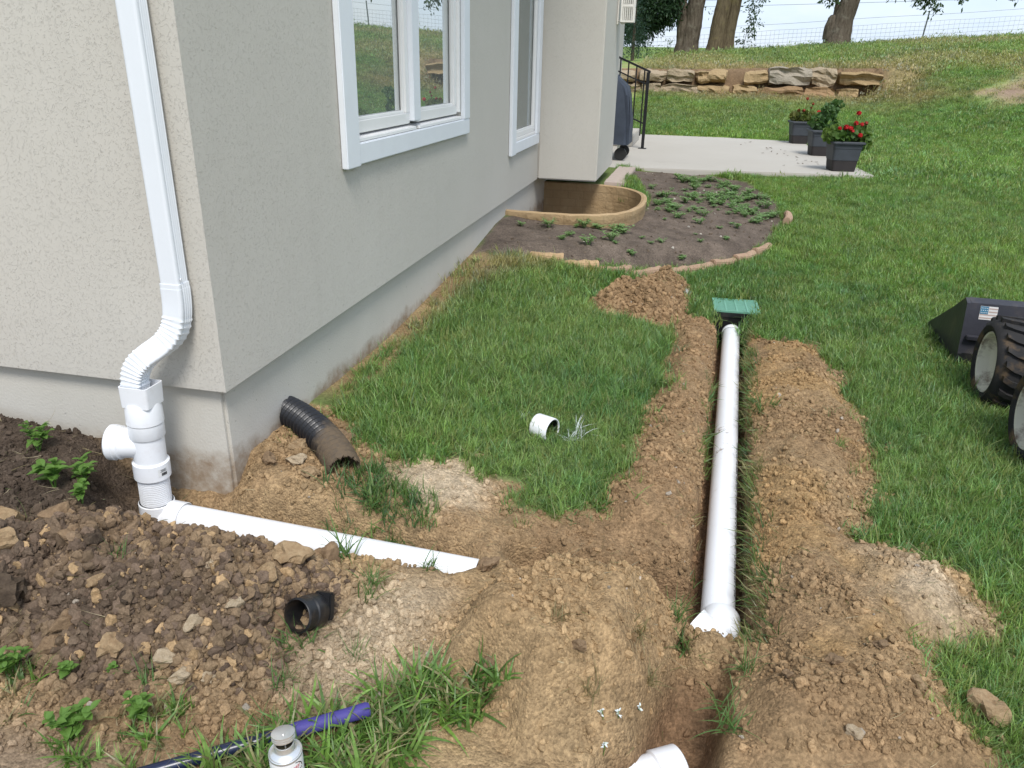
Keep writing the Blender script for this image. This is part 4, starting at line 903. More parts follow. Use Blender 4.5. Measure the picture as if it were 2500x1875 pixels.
def planter(loc, rz, label, fl_mat, leafm, blobs, flowers, seed):
    p = empty('planter', loc, rz, label, 'planter', 'square planters on the patio')
    W = .175
    def sq(w, z, r_=.03): return rrect(0, 0, 2 * w, 2 * w, z, r_, 3)
    MB().loft([sq(W * .78, 0), sq(W * .80, .006), sq(W * .86, .128)], True, True).build('pot_base', M_potlow, p)
    MB().loft([sq(W * .875, .129), sq(W * .89, .135), sq(W * .955, .262), sq(W * .955, .268), sq(W * .985, .270), sq(W * 1.0, .325)], False, False).build('pot_body', M_pot, p)
    MB().loft([sq(W * 1.0, .322, .03), sq(W * 1.13, .324, .035), sq(W * 1.14, .340, .035), sq(W * 1.11, .352, .035), sq(W * .97, .352, .03), sq(W * .95, .31, .03)], False, False).build('rim', M_pot, p)
    MB().loft([sq(W * .95, .318), sq(W * .9, .322)], False, True).build('soil', M_potsoil, p)
    r_ = random.Random(seed)
    for i, (n, cen, rad, size) in enumerate(blobs): leaf_blob(n, cen, rad, size, seed + i).build('foliage', leafm, p)
    for (fx_, fy_, fz_, s, mt) in flowers:
        m = MB()
        s *= .82
        for k in range(22):
            d_ = Vector((r_.gauss(0, 1), r_.gauss(0, 1), r_.gauss(0, 1) * .8 + .3)).normalized(); fm = frame(tuple(Vector((fx_, fy_, fz_)) + d_ * s * .75), tuple(d_), (r_.gauss(0, 1), r_.gauss(0, 1), 0)); q_ = s * .5
            m.add([tuple(fm @ Vector(v)) for v in ((-q_, -q_, 0), (q_, -q_, .1 * q_), (q_, q_, 0), (-q_, q_, .1 * q_))], [(0, 1, 2, 3)])
        fo = m.build('flower', mt, p)
        MB().tube([(fx_ * .55, fy_ * .5, .34), (fx_ * .9, fy_ * .9, fz_ * .7 + .1), (fx_, fy_, fz_)], .004, 5).build('stem', leafm, fo)
    return p
planter((3.215, 8.46, .336), R(8), 'front charcoal planter crowded with bright red geraniums at the patio corner', M_redf, M_ger,
        [(170, (-.10, -.05, .42), (.20, .16, .10), .040), (140, (.10, 0, .43), (.17, .17, .11), .040), (60, (.20, -.08, .36), (.10, .10, .09), .036)],
        [(-.06, -.14, .515, .040, M_redf), (-.01, -.15, .505, .038, M_redf), (-.13, -.13, .50, .030, M_redf), (.06, -.10, .56, .036, M_redf), (.14, -.06, .545, .034, M_redf), (.20, -.03, .56, .030, M_darkred), (.12, .05, .67, .036, M_redf), (.11, -.17, .43, .034, M_redf), (.02, -.15, .47, .030, M_redf)], 101)
planter((3.20, 10.25, .336), R(6), 'middle charcoal planter with a leafy green shrub and no flowers', M_redf, M_ger2,
        [(200, (-.02, 0, .46), (.19, .18, .13), .034), (110, (.06, 0, .62), (.12, .12, .12), .030), (40, (.14, 0, .70), (.10, .08, .06), .026)], [], 131)
planter((3.12, 12.12, .336), R(5), 'rear charcoal planter with fading red flowers at the patio far edge', M_darkred, M_gerold,
        [(190, (0, 0, .42), (.22, .18, .10), .036)],
        [(.02, -.05, .70, .030, M_darkred), (.12, -.05, .62, .026, M_darkred), (.22, -.1, .50, .042, M_redf), (-.10, -.1, .52, .030, M_darkred), (-.02, -.1, .52, .030, M_darkred), (.11, -.02, .56, .024, M_darkred)], 151)
# ------------------------------------------------------------------ small loader at the right edge
M_ldr = simple('worn_black_steel', (.028, .028, .036), .45, .45, .35, 6, .3, dirt=(.13, .10, .075), dirt_amt=.35, dirt_scale=5)
M_tyre = simple('worn_rubber', (.028, .027, .027), .85, .25, .3, 12, .4, dirt=(.16, .105, .055), dirt_amt=.85, dirt_scale=9)
M_rim = simple('chipped_white_rim', (.66, .63, .53), .5, .4, .1, 9, .2, dirt=(.10, .05, .035), dirt_amt=.9, dirt_scale=11)
zl_ = float(base(np.array([3.1]), np.array([2.2]))[0]) - .02
ld = empty('compact_loader', (3.035, 2.18, zl_), R(-3), 'compact wheel loader with black bucket and white rimmed tyres at the right edge', 'loader')
def wheel(cy_, cx_=-.0):
    w = empty('wheel', (cx_, cy_, .215)); w.parent = ld
    fmw = frame((0, 0, 0), (1, 0, 0))      # local z along the axle, from the outer face inwards
    MB().lathe([(.150, .010), (.156, .0), (.178, -.006), (.200, .006), (.212, .03), (.214, .05), (.214, .16), (.200, .19), (.150, .19), (.150, .150)], 56, fmw).build('tyre', M_tyre, w, smooth=True)
    MB().lathe([(.152, .012), (.148, .006), (.140, .010), (.136, .06), (.120, .075), (.07, .080), (.055, .07), (.0, .07)], 44, fmw).build('rim', M_rim, w, smooth=True)
    for k in range(20):
        for sd_ in (0, 1):
            a = 2 * math.pi * (k + .5 * sd_) / 20; lg = MB(); pts = []
            for f, aw in ((0, 0), (.45, .10), (1, .16)):
                xx = (.022 + .085 * f) if sd_ == 0 else (.178 - .085 * f); an_ = a + (aw if sd_ == 0 else -aw + .16)
                for dr_ in (.205, .230):
                    for da in (-.058, .058): pts.append(tuple(Vector((xx, dr_ * math.cos(an_ + da), dr_ * math.sin(an_ + da)))))
            fs = [(0, 1, 3, 2)]
            for s_ in (0, 4): fs += [(s_ + 0, s_ + 4, s_ + 5, s_ + 1), (s_ + 1, s_ + 5, s_ + 7, s_ + 3), (s_ + 3, s_ + 7, s_ + 6, s_ + 2), (s_ + 2, s_ + 6, s_ + 4, s_ + 0)]
            fs += [(8, 10, 11, 9)]; lg.add(pts, fs); lg.build('tread_lug', M_tyre, w, bevel=0)
wheel(-.30, -.115); wheel(-.94, -.115)
for k in range(5): MB().tube([(-.02 + k * .22, .138, .15), (-.02 + k * .22, .163, .148)], .011, 8).build('bolt_head', M_ldr, ld)
bk = MB()
sp_ = [(.24, .02), (.18, .0), (.15, .10), (.20, .372), (.25, .390), (.42, .29), (.94, .02), (.94, .0)]
def side_plate(x0, x1): return [(x0, y, z) for y, z in sp_], [(x1, y, z) for y, z in sp_]
a_, b_ = side_plate(-.112, -.092); bk.loft([a_, b_]); bk.build('bucket_side', M_ldr, ld); bk = MB(); a_, b_ = side_plate(1.04, 1.06); bk.loft([a_, b_]); bk.build('bucket_side', M_ldr, ld)
bk = MB(); sec = [(.152, .105), (.202, .375), (.255, .392), (.255, .378), (.213, .362), (.166, .105), (.205, .016), (.94, .012), (.94, .0), (.19, .0)]
bk.loft([[(x, y, z) for y, z in sec] for x in (-.0918, 1.0398)]); bk.build('bucket_shell', M_ldr, ld)
MB().box((-.091, .130, .185), (1.039, .170, .205)).build('bucket_rib', M_ldr, ld, bevel=.003)
# flag sticker, tilted like the bucket back
tl = Vector((0, .04, .23)).normalized(); fmS = frame((-.045, .1848, .292), tuple(Vector((0, -.983, .182))), (1, 0, 0))
stf = MB().box((0, 0, 0), (.085, .072, .0012), fmS).build('flag_sticker', simple('sticker_white', (.62, .60, .58), .5), ld)
MB().box((.001, .030, .0013), (.040, .071, .0022), fmS).build('star_field', simple('sticker_blue', (.035, .15, .24), .5), stf)
for k in range(4):
    z = .006 + k * .017; MB().box((.0425 if z > .029 else .002, z, .0013), (.084, z + .0065, .002), fmS).build('stripe', simple('sticker_tan', (.40, .30, .26), .6), stf)
ms = MB()
for i in range(4):
    for j in range(3): ms.box((.005 + i * .009, .036 + j * .012, .0023), (.0085 + i * .009, .0395 + j * .012, .0028), fmS)
o = ms.build('stars', M_paper, stf); o['kind'] = 'stuff'
MB().box((.42, -1.35, .16), (.98, .10, .50)).build('chassis', M_ldr, ld, bevel=.02)
MB().box((.05, -.38, .18), (.42, -.22, .25)).build('axle', M_ldr, ld); MB().box((.05, -1.02, .18), (.42, -.86, .25)).build('axle', M_ldr, ld)
MB().box((.50, .10, .20), (.58, .170, .26)).build('lift_arm', M_ldr, ld); MB().box((.70, .10, .20), (.78, .170, .26)).build('lift_arm', M_ldr, ld)
for x in (-.115 + .0,):
    pass
cbx = empty('cardboard_box', (3.09, 2.93, zl_ + .03), R(20), 'torn brown cardboard box leaning out of the loader bucket', 'box')
M_card = simple('brown_cardboard', (.22, .12, .055), .85)
cbx.scale = (.75, .75, .8)
MB().box((-.09, -.05, 0), (.08, -.044, .13)).build('panel', M_card, cbx); MB().box((-.097, -.05, 0), (-.0905, .09, .125)).build('panel', M_card, cbx); MB().box((-.09, -.043, 0.0), (.08, .09, .006)).build('panel', M_card, cbx)
hb = empty('black_bag', (3.10, 2.70, zl_ + .20), 0, 'crumpled black plastic bag inside the loader bucket', 'bag')
def rock_mesh(name, seed, sub=2, flat=.75, rough_=.32, cut=0):
    bm = bmesh.new(); bmesh.ops.create_icosphere(bm, subdivisions=sub, radius=1)
    off = Vector((seed * 3.17, seed * 1.31, seed * 7.7)); rr = random.Random(seed); planes = [(Vector((rr.gauss(0, 1), rr.gauss(0, 1), rr.gauss(0, 1))).normalized(), rr.uniform(.55, .85)) for _ in range(cut)]
    for v in bm.verts:
        p = v.co.copy(); k = 1 + rough_ * mnoise.noise(p * 1.1 + off) * 1.6 + rough_ * .5 * mnoise.noise(p * 2.7 + off)
        q = p * k
        for n_, d_ in planes:
            e = q.dot(n_) - d_
            if e > 0: q -= n_ * e * .9
        v.co = Vector((q.x, q.y * .85, q.z * flat))
    me = bpy.data.meshes.new(name); bm.to_mesh(me); bm.free(); return me
o = link_mesh('bag', rock_mesh('bag', 5, 3, .7, .6), simple('black_bag_plastic', (.008, .008, .009), .3), hb, True); o.scale = (.06, .08, .09)
wf = empty('bucket_fitting', (3.50, 2.66, zl_ + .33), 0, 'white pipe fitting peeking over the loader bucket edge', 'pipe fitting')
MB().lathe([(0, .03), (.04, .028), (.055, .018), (.055, -.10)], 28).build('fitting', M_white, wf, smooth=True)
# ------------------------------------------------------------------ limestone retaining wall
def stone_mat(name, a, b, dark):
    t = NT(name); oc = t.coord(); n = t.noise(2.4, 7, .65, oc); cc = t.mix(n, a, b); k = t.ramp(t.noise(6, 7, .7, oc), [(.55, 0.), (.72, .75)]); t.base(t.mix(k, cc, dark)); t.rough(.9, .2)
    t.bump(t.noise(9, 7, .7, oc), .9, .06); return t.m
M_lime = stone_mat('weathered_limestone', (.29, .22, .14), (.42, .34, .235), (.13, .10, .075)); M_gold = stone_mat('golden_limestone', (.31, .21, .105), (.42, .31, .17), (.17, .11, .06)); M_grey = stone_mat('grey_limestone', (.29, .25, .195), (.41, .36, .285), (.12, .10, .08)); M_rust = stone_mat('rusty_limestone', (.27, .165, .085), (.37, .25, .14), (.10, .07, .05))
sw = empty('stone_wall', (0, 18.85, .86), 0, 'low two course limestone retaining wall cut into the grassy hill', 'stone wall')
top = [(-3.2, -2.3, M_lime), (-2.28, -1.5, M_grey), (-1.48, -.9, M_lime), (-.88, -.14, M_lime), (-.12, .56, M_lime), (.58, 1.23, M_lime), (1.28, 1.60, M_gold), (1.62, 2.03, M_gold), (2.44, 2.96, M_gold), (2.98, 3.95, M_grey), (3.98, 4.56, M_lime), (4.58, 5.55, M_gold)]
bot = [(-3.4, -2.6, M_lime), (-2.58, -1.6, M_lime), (-1.58, -.6, M_gold), (-.58, -.02, M_lime), (0, .45, M_lime), (.47, 1.36, M_lime), (1.38, 2.12, M_gold), (2.18, 2.72, M_gold), (2.74, 3.85, M_rust), (3.87, 4.58, M_rust), (4.60, 5.02, M_gold)]
def block(x0, x1, z0, z1, y, mat, seed, dep=.62):
    bm = bmesh.new(); bmesh.ops.create_cube(bm, size=2); bmesh.ops.subdivide_edges(bm, edges=bm.edges, cuts=5, use_grid_fill=True); off = Vector((seed * 5.3, seed * 2.7, seed))
    hx, hz = (x1 - x0) / 2, (z1 - z0) / 2
    for v in bm.verts:
        p = v.co.copy(); r_ = .86 + .14 * (1 - max(0, (p.x ** 4 + p.y ** 4 + p.z ** 4 - 1) / 2)); q = Vector((p.x * hx, p.y * dep / 2, p.z * hz)) * 1.0
        q = Vector((q.x * (1 - .05 * p.z * p.z), q.y * r_, q.z * (1 - .16 * abs(p.x) ** 3)))
        n = Vector((mnoise.noise(q * 3.1 + off), mnoise.noise(q * 3.1 + off * 1.7), mnoise.noise(q * 3.1 + off * 2.3))) * .065 + Vector((0, mnoise.noise(q * 9 + off), mnoise.noise(q * 8 + off))) * .028
        n.y += -.05 * math.floor(2.6 * (mnoise.noise(Vector((q.x * 1.3, 0, q.z * 7)) + off) + .5))
        v.co = q + n
    me = bpy.data.meshes.new('stone'); bm.to_mesh(me); bm.free(); o = link_mesh('stone', me, mat, sw); o.location = ((x0 + x1) / 2, y, (z0 + z1) / 2); o.rotation_euler = (rnd.uniform(-.05, .05), rnd.uniform(-.045, .045), rnd.uniform(-.10, .10)); return o
for i, (a, b, mt) in enumerate(top):
    zt = .53 + .02 * a + rnd.uniform(-.03, .03) + (.06 if 2.9 < a < 4 else 0) - (.10 if a > 4.5 else 0); block(a, b, .26 + rnd.uniform(-.03, .02), zt, .12 + rnd.uniform(-.05, .05), mt, i + 1)
for i, (a, b, mt) in enumerate(bot): block(a, b, -.12, .225 + rnd.uniform(-.05, .01), .02 + rnd.uniform(-.06, .05), mt, i + 31)
# ------------------------------------------------------------------ trees on the crest
def bark_mat(name, a, b, moss):
    t = NT(name); oc = t.coord(); mp = t.new('ShaderNodeMapping'); mp.inputs['Scale'].default_value = (1, 1, .22); t.link(oc, mp.inputs['Vector']); n = t.noise(14, 7, .7, mp.outputs[0]); cc = t.mix(t.ramp(n, [(.3, 0.), (.7, 1.)]), a, b)
    k = t.ramp(t.noise(3.2, 6, .7, oc), [(.55, 0.), (.72, .8)]); t.base(t.mix(k, cc, moss)); t.rough(.95, .1); t.bump(n, 1.0, .06); return t.m
M_bark = bark_mat('grey_bark', (.06, .045, .032), (.17, .14, .105), (.24, .22, .17)); M_bark2 = bark_mat('lichen_bark', (.075, .055, .035), (.19, .15, .09), (.22, .18, .08))
M_leaf = leaf_mat('tree_leaf', (.030, .062, .020), (.060, .105, .030), .25); M_leaf2 = leaf_mat('dark_tree_leaf', (.018, .042, .020), (.036, .072, .026), .2); M_conif = leaf_mat('juniper_needle', (.018, .045, .030), (.035, .07, .045), .1)
def leaf_cloud(clusters, seed, size=.085, ratio=.42, droop=.5):
    """clusters: (centre, radii, count). Each leaf is a folded blade; leaves gather on twigs so gaps stay open."""
    r_ = np.random.default_rng(seed); V = []; F = []
    for cen, rad, n in clusters:
        nt = max(3, n // 14); d = r_.normal(size=(nt, 3)); d /= np.linalg.norm(d, axis=1)[:, None]; rr = r_.uniform(.25, 1.0, nt) ** .5
        tw = np.array(cen) + d * rr[:, None] * np.array(rad)
        td = d * np.array([1, 1, .5]) + r_.normal(size=(nt, 3)) * .5 + np.array([0, 0, -droop]); td /= np.linalg.norm(td, axis=1)[:, None]
        k = r_.integers(0, nt, n); s = r_.uniform(-.22, .22, n); p = tw[k] + td[k] * s[:, None] + r_.normal(size=(n, 3)) * .06
        ax = td[k] + r_.normal(size=(n, 3)) * .55 + np.array([0, 0, -.25]); ax /= np.linalg.norm(ax, axis=1)[:, None]
        up = r_.normal(size=(n, 3)) + np.array([0, 0, .8]); sd_ = np.cross(ax, up); sd_ /= np.linalg.norm(sd_, axis=1)[:, None] + 1e-9; nn = np.cross(sd_, ax)
        L = size * r_.uniform(.6, 1.3, n)[:, None]; w = L * ratio
        b = len(V) * 0 + sum(len(v) for v in V)
        q = np.stack([p, p + ax * L * .5 + sd_ * w * .5 + nn * w * .12, p + ax * L, p + ax * L * .5 - sd_ * w * .5 + nn * w * .12], 1).reshape(-1, 3); V.append(q)
        i0 = b + np.arange(n) * 4; F.append(np.stack([i0, i0 + 1, i0 + 2], 1)); F.append(np.stack([i0, i0 + 2, i0 + 3], 1))
    V = np.concatenate(V); F = np.concatenate(F); me = bpy.data.meshes.new('leaves'); me.from_pydata(V.tolist(), [], F.tolist()); me.update(); return me
def trunk_tube(mb, pts, rads, n=18, seed=0, flare=True):
    b0 = len(mb.v); mb.tube(pts, rads, n, False, True)
    for i in range(b0, len(mb.v)):
        p = Vector(mb.v[i]); ring_i = (i - b0) // n; c_ = Vector(pts[min(ring_i, len(pts) - 1)]); d_ = p - c_
        k = 1 + .16 * mnoise.noise(p * 1.6 + Vector((seed, 0, 0))) + .08 * mnoise.noise(p * 5 + Vector((seed, 3, 0))); mb.v[i] = tuple(c_ + d_ * k)
def smooth_pts(P, k=5):
    P3 = [Vector(p) for p in P]; out = []
    for i in range(len(P3) - 1):
        p0, p1, p2, p3 = [P3[min(max(i + j, 0), len(P3) - 1)] for j in (-1, 0, 1, 2)]
        for q in range(k): t_ = q / k; out.append(tuple(.5 * ((2 * p1) + (p2 - p0) * t_ + (2 * p0 - 5 * p1 + 4 * p2 - p3) * t_ * t_ + (3 * p1 - p0 - 3 * p2 + p3) * t_ ** 3)))
    return out + [tuple(P3[-1])]
def lerp_list(r, n): return [float(np.interp(i / (n - 1), np.linspace(0, 1, len(r)), r)) for i in range(n)]
def tree(name, loc, label, leaders, limbs, clusters, bark, leafm, seed, size=.10):
    t = empty(name, loc, 0, label, 'tree', 'trees on the hill crest')
    for i, (P, r_) in enumerate(leaders):
        m = MB(); sp = smooth_pts(P, 6); trunk_tube(m, sp, lerp_list(r_, len(sp)), 20, seed + i); m.build('trunk', bark, t, smooth=True)
    for P, r_ in limbs:
        m = MB(); sp = smooth_pts(P, 4); trunk_tube(m, sp, lerp_list(r_, len(sp)), 9, seed); m.build('limb', bark, t, smooth=True)
    o = link_mesh('crown', leaf_cloud(clusters, seed, size), leafm, t); o['kind'] = 'stuff'; return t
def high_crown(r_, cx_, cy_, z0, z1, rad, n):
    out = []
    for k in range(n):
        a = r_.uniform(0, 6.28); q = rad * r_.random() ** .6; z = r_.uniform(z0, z1); out.append(((cx_ + q * math.cos(a), cy_ + q * math.sin(a), z), (r_.uniform(.7, 1.3), r_.uniform(.7, 1.3), r_.uniform(.5, .9)), 230))
    return out
r_ = random.Random(77)
zt1 = float(base(np.array([.78]), np.array([29.]))[0]) - .05
tree('shade_tree', (.78, 29, zt1), 'forked grey shade tree nearest the house with low hanging dark foliage',
     [([(.06, 0, 0), (.10, 0, .5), (.16, 0, 1.2), (.24, 0, 2.2), (.30, .1, 4.0), (.2, .3, 7.0)], [.44, .34, .31, .30, .27, .15]), ([(-.12, .02, 0), (-.12, .02, .6), (-.16, .05, 1.2), (-.40, .1, 1.9), (-.62, .1, 2.6), (-1.2, .2, 5.0)], [.38, .28, .24, .23, .22, .12])],
     [([(-.55, .1, 2.5), (-1.3, -.2, 2.7), (-2.2, -.3, 2.2)], [.10, .07, .03]), ([(-.9, .1, 3.6), (-2.2, -.2, 3.4), (-3.4, 0, 2.4)], [.10, .07, .03]), ([(.25, 0, 4.0), (2, .3, 5.5), (3.2, .4, 6.2)], [.14, .09, .04]), ([(-1, 0, 4.6), (-3, .6, 6.4), (-4.4, .8, 7.2)], [.12, .08, .04])],
     [((-.80, -.2, 1.70), (.42, .6, .75), 2200), ((-1.15, -.1, 1.55), (.42, .7, .80), 2600), ((-1.6, 0, 1.35), (.45, .7, .85), 2600), ((-2.05, 0, 1.4), (.5, .7, .9), 2200), ((-2.5, .1, 1.7), (.6, .7, 1.0), 900), ((-.55, -.4, 2.0), (.3, .4, .5), 600), ((-1.2, .2, 2.6), (.9, .8, .5), 1100), ((-2.2, 0, 2.6), (.8, .8, .5), 900), ((-.6, .5, 1.55), (.35, .4, .4), 260), ((-3.1, .1, 1.6), (.6, .6, .9), 700), ((.75, .1, 2.35), (.25, .3, .28), 90), ((1.25, .2, 2.45), (.25, .3, .22), 70)] + high_crown(r_, -.3, .2, 4.4, 10, 3.6, 42), M_bark, M_leaf2, 201, .135)
zt2 = float(base(np.array([1.95]), np.array([29.]))[0]) - .05
tree('shade_tree', (1.97, 29, zt2), 'middle twin trunked tree with lichen bark on the hill crest',
     [([(-.20, 0, 0), (-.16, 0, .5), (-.08, 0, 1.2), (.02, 0, 2.2), (.10, 0, 4.0), (-.2, .2, 7.5)], [.36, .30, .28, .27, .24, .12]), ([(.26, .05, 0), (.24, .05, .5), (.30, .05, 1.2), (.42, .05, 2.2), (.75, .1, 4.0), (1.4, .2, 7.0)], [.30, .24, .21, .20, .19, .10])],
     [([(.45, 0, 2.8), (1.0, -.2, 3.0), (1.35, -.3, 2.3)], [.06, .04, .015]), ([(.9, .1, 4.8), (2.4, .2, 6.2), (3.4, .2, 6.6)], [.11, .07, .03])],
     [((1.02, -.1, 1.75), (.30, .35, .55), 280), ((1.25, -.1, 2.25), (.42, .4, .42), 420), ((1.0, 0, 1.25), (.18, .2, .35), 70), ((.78, 0, 2.3), (.25, .3, .4), 140), ((-.62, 0, 2.35), (.2, .2, .25), 60), ((-.55, .1, 1.5), (.12, .12, .15), 16)] + high_crown(r_, .6, .4, 4.5, 10, 3.2, 36), M_bark2, M_leaf, 231, .11)
zt3 = float(base(np.array([5.85]), np.array([29.]))[0]) - .05
tree('shade_tree', (5.85, 29, zt3), 'right leaning tree with a flared base and broken stub on the crest',
     [([(.04, 0, 0), (.06, 0, .45), (.12, 0, 1.0), (.30, 0, 1.7), (.42, 0, 2.4), (.7, .1, 4.2), (1.0, .3, 7.2)], [.56, .40, .33, .29, .27, .25, .12]), ([(-.18, 0, .35), (-.20, 0, .75), (-.17, 0, 1.02), (-.16, 0, 1.10)], [.26, .23, .17, .10])],
     [([(-.17, -.02, 1.0), (-.16, -.02, 1.5), (-.12, 0, 2.4)], [.065, .055, .045]), ([(.6, 0, 3.2), (1.8, -.2, 3.4), (3.0, -.3, 2.9)], [.09, .06, .02]), ([(.8, .1, 4.6), (3.2, 0, 4.6), (5.2, -.2, 3.6)], [.10, .06, .02]), ([(.5, 0, 3.8), (-.6, -.1, 3.6), (-1.0, -.2, 2.6)], [.06, .04, .015])],
     [((-.40, -.1, 1.75), (.22, .25, .26), 220), ((-.95, -.1, 2.1), (.4, .4, .2), 160), ((1.5, -.2, 1.98), (.28, .25, .12), 80), ((1.95, -.2, 1.90), (.38, .3, .18), 330), ((2.4, -.3, 1.75), (.36, .3, .20), 340), ((2.78, -.3, 1.55), (.24, .25, .22), 200), ((2.98, -.3, 1.28), (.12, .14, .18), 44), ((3.32, -.3, 1.90), (.36, .3, .20), 170), ((3.62, -.3, 1.60), (.16, .2, .16), 50), ((5.05, -.2, 1.95), (.34, .3, .14), 280), ((5.55, -.2, 1.90), (.34, .3, .18), 300), ((2.6, -.2, 2.2), (1.0, .4, .2), 360), ((5.4, -.2, 2.3), (.6, .4, .25), 260), ((.75, 0, 2.15), (.16, .2, .22), 40), ((2.2, -.2, 2.7), (.8, .5, .3), 300), ((4.9, -.2, 3.1), (.8, .5, .35), 300)] + high_crown(r_, 1.2, .3, 4.6, 10, 3.8, 42), M_bark, M_leaf, 261, .14)
# juniper by the house and a sapling at the fence
zj = float(base(np.array([-1.0]), np.array([25.]))[0])
ju = empty('juniper_shrub', (-.82, 25.2, zj), 0, 'dark upright juniper shrub beside the railing at the house edge', 'shrub')
MB().tube([(0, 0, -.05), (0, 0, .9), (.02, 0, 1.9)], [.06, .045, .01], 8).build('trunk', M_bark, ju)
o = link_mesh('foliage', leaf_cloud([((0, 0, .3 + k * .17), (.55 - k * .04, .5 - k * .03, .22), 420 - 24 * k) for k in range(11)], 301, .07, .3, -.4), M_conif, ju); o['kind'] = 'stuff'
zs_ = float(base(np.array([2.8]), np.array([30.5]))[0])
sp_t = empty('sapling', (2.82, 30.5, zs_), 0, 'thin young sapling beside the middle tree at the fence', 'sapling')
MB().tube([(0, 0, -.05), (.05, 0, .5), (.12, 0, 1.0)], [.015, .012, .005], 6).build('stem', M_bark, sp_t)
o = link_mesh('foliage', leaf_cloud([((.05, 0, .35), (.25, .25, .2), 60), ((.2, 0, .7), (.35, .25, .18), 70), ((.35, 0, .95), (.25, .2, .12), 40), ((.15, 0, .12), (.45, .3, .12), 90)], 305, .12, .4), M_leaf, sp_t)
for k in range(9):
    x = -1.3 + k * .17 + rnd.uniform(-.05, .05); y = 33.2 + rnd.uniform(-.4, .4); zz = float(base(np.array([x]), np.array([y]))[0]); h = rnd.uniform(.35, .8)
    w = empty('tall_weed', (x, y, zz), 0, 'tall pale green weed standing along the wire fence', 'weed', 'tall weeds along the wire fence')
    MB().tube([(0, 0, -.03), (.02, 0, h * .5), (.01, 0, h)], [.008, .006, .003], 5).build('stem', M_ger, w)
    o = link_mesh('foliage', leaf_cloud([((0, 0, h * .45), (.10, .10, h * .4), 50), ((0, 0, h * .9), (.06, .06, .1), 20)], 400 + k, .09, .35), M_ger, w)
# ------------------------------------------------------------------ wire fence along the crest
M_post = simple('weathered_steel_post', (.10, .115, .105), .7); M_wire = simple('fence_wire', (.22, .23, .24), .5, .4, .1, metal=.3)
FY = 34.0
def fence_z(x): return float(base(np.array([x]), np.array([FY]))[0])
fe = empty('wire_fence', (0, FY, 0), 0, 'wire mesh fence on thin steel posts along the hill crest', 'fence')
for k in range(-2, 9):
    x = -1.3 + k * 3.68; z0 = fence_z(x); ln = .10 if k >= 2 else (.04 if k > 0 else 0)
    MB().tube([(x, 0, z0 - .2), (x + ln, 0, z0 + (1.22 if k > -1 else 1.1))], .028, 6).build('post', M_post, fe)
wm_ = MB(); X_ = np.arange(-8.6, 32, .40)
for h in (.12, .26, .40, .55, .70, .86):
    wm_.tube([(x, .03, fence_z(x) + h + .01 * math.sin(x * 3 + h * 9)) for x in X_], .0042, 4)
for x in np.arange(-8.6, 31.6, .175): z0 = fence_z(x); wm_.tube([(x, .032, z0 + .1), (x + .02 * math.sin(x * 7), .032, z0 + .86)], .0034, 3)
o = wm_.build('wire_mesh', M_wire, fe); o['kind'] = 'stuff'
MB().tube([(x, .03, fence_z(x) + 1.10 + .012 * math.sin(x)) for x in X_], .0055, 4).build('top_wire', M_wire, fe)
# ------------------------------------------------------------------ distant overhead lines
M_line = simple('overhead_cable', (.25, .27, .30), .6)
for k, (za, zb) in enumerate(((9.6, 14.6), (9.0, 13.7), (8.2, 13.0))):
    P = []
    for i in range(25):
        f = i / 24; P.append((-30 + f * 130, 118 - .0 * f, za + (zb - za) * f - 1.1 * 4 * f * (1 - f) * .5))
    o = MB().tube(P, .028, 4).build('overhead_line', M_line); tag(o, ['upper overhead power line far behind the fence', 'middle overhead power line far behind the fence', 'lower overhead power line far behind the fence'][k], 'power line', 'overhead power lines')
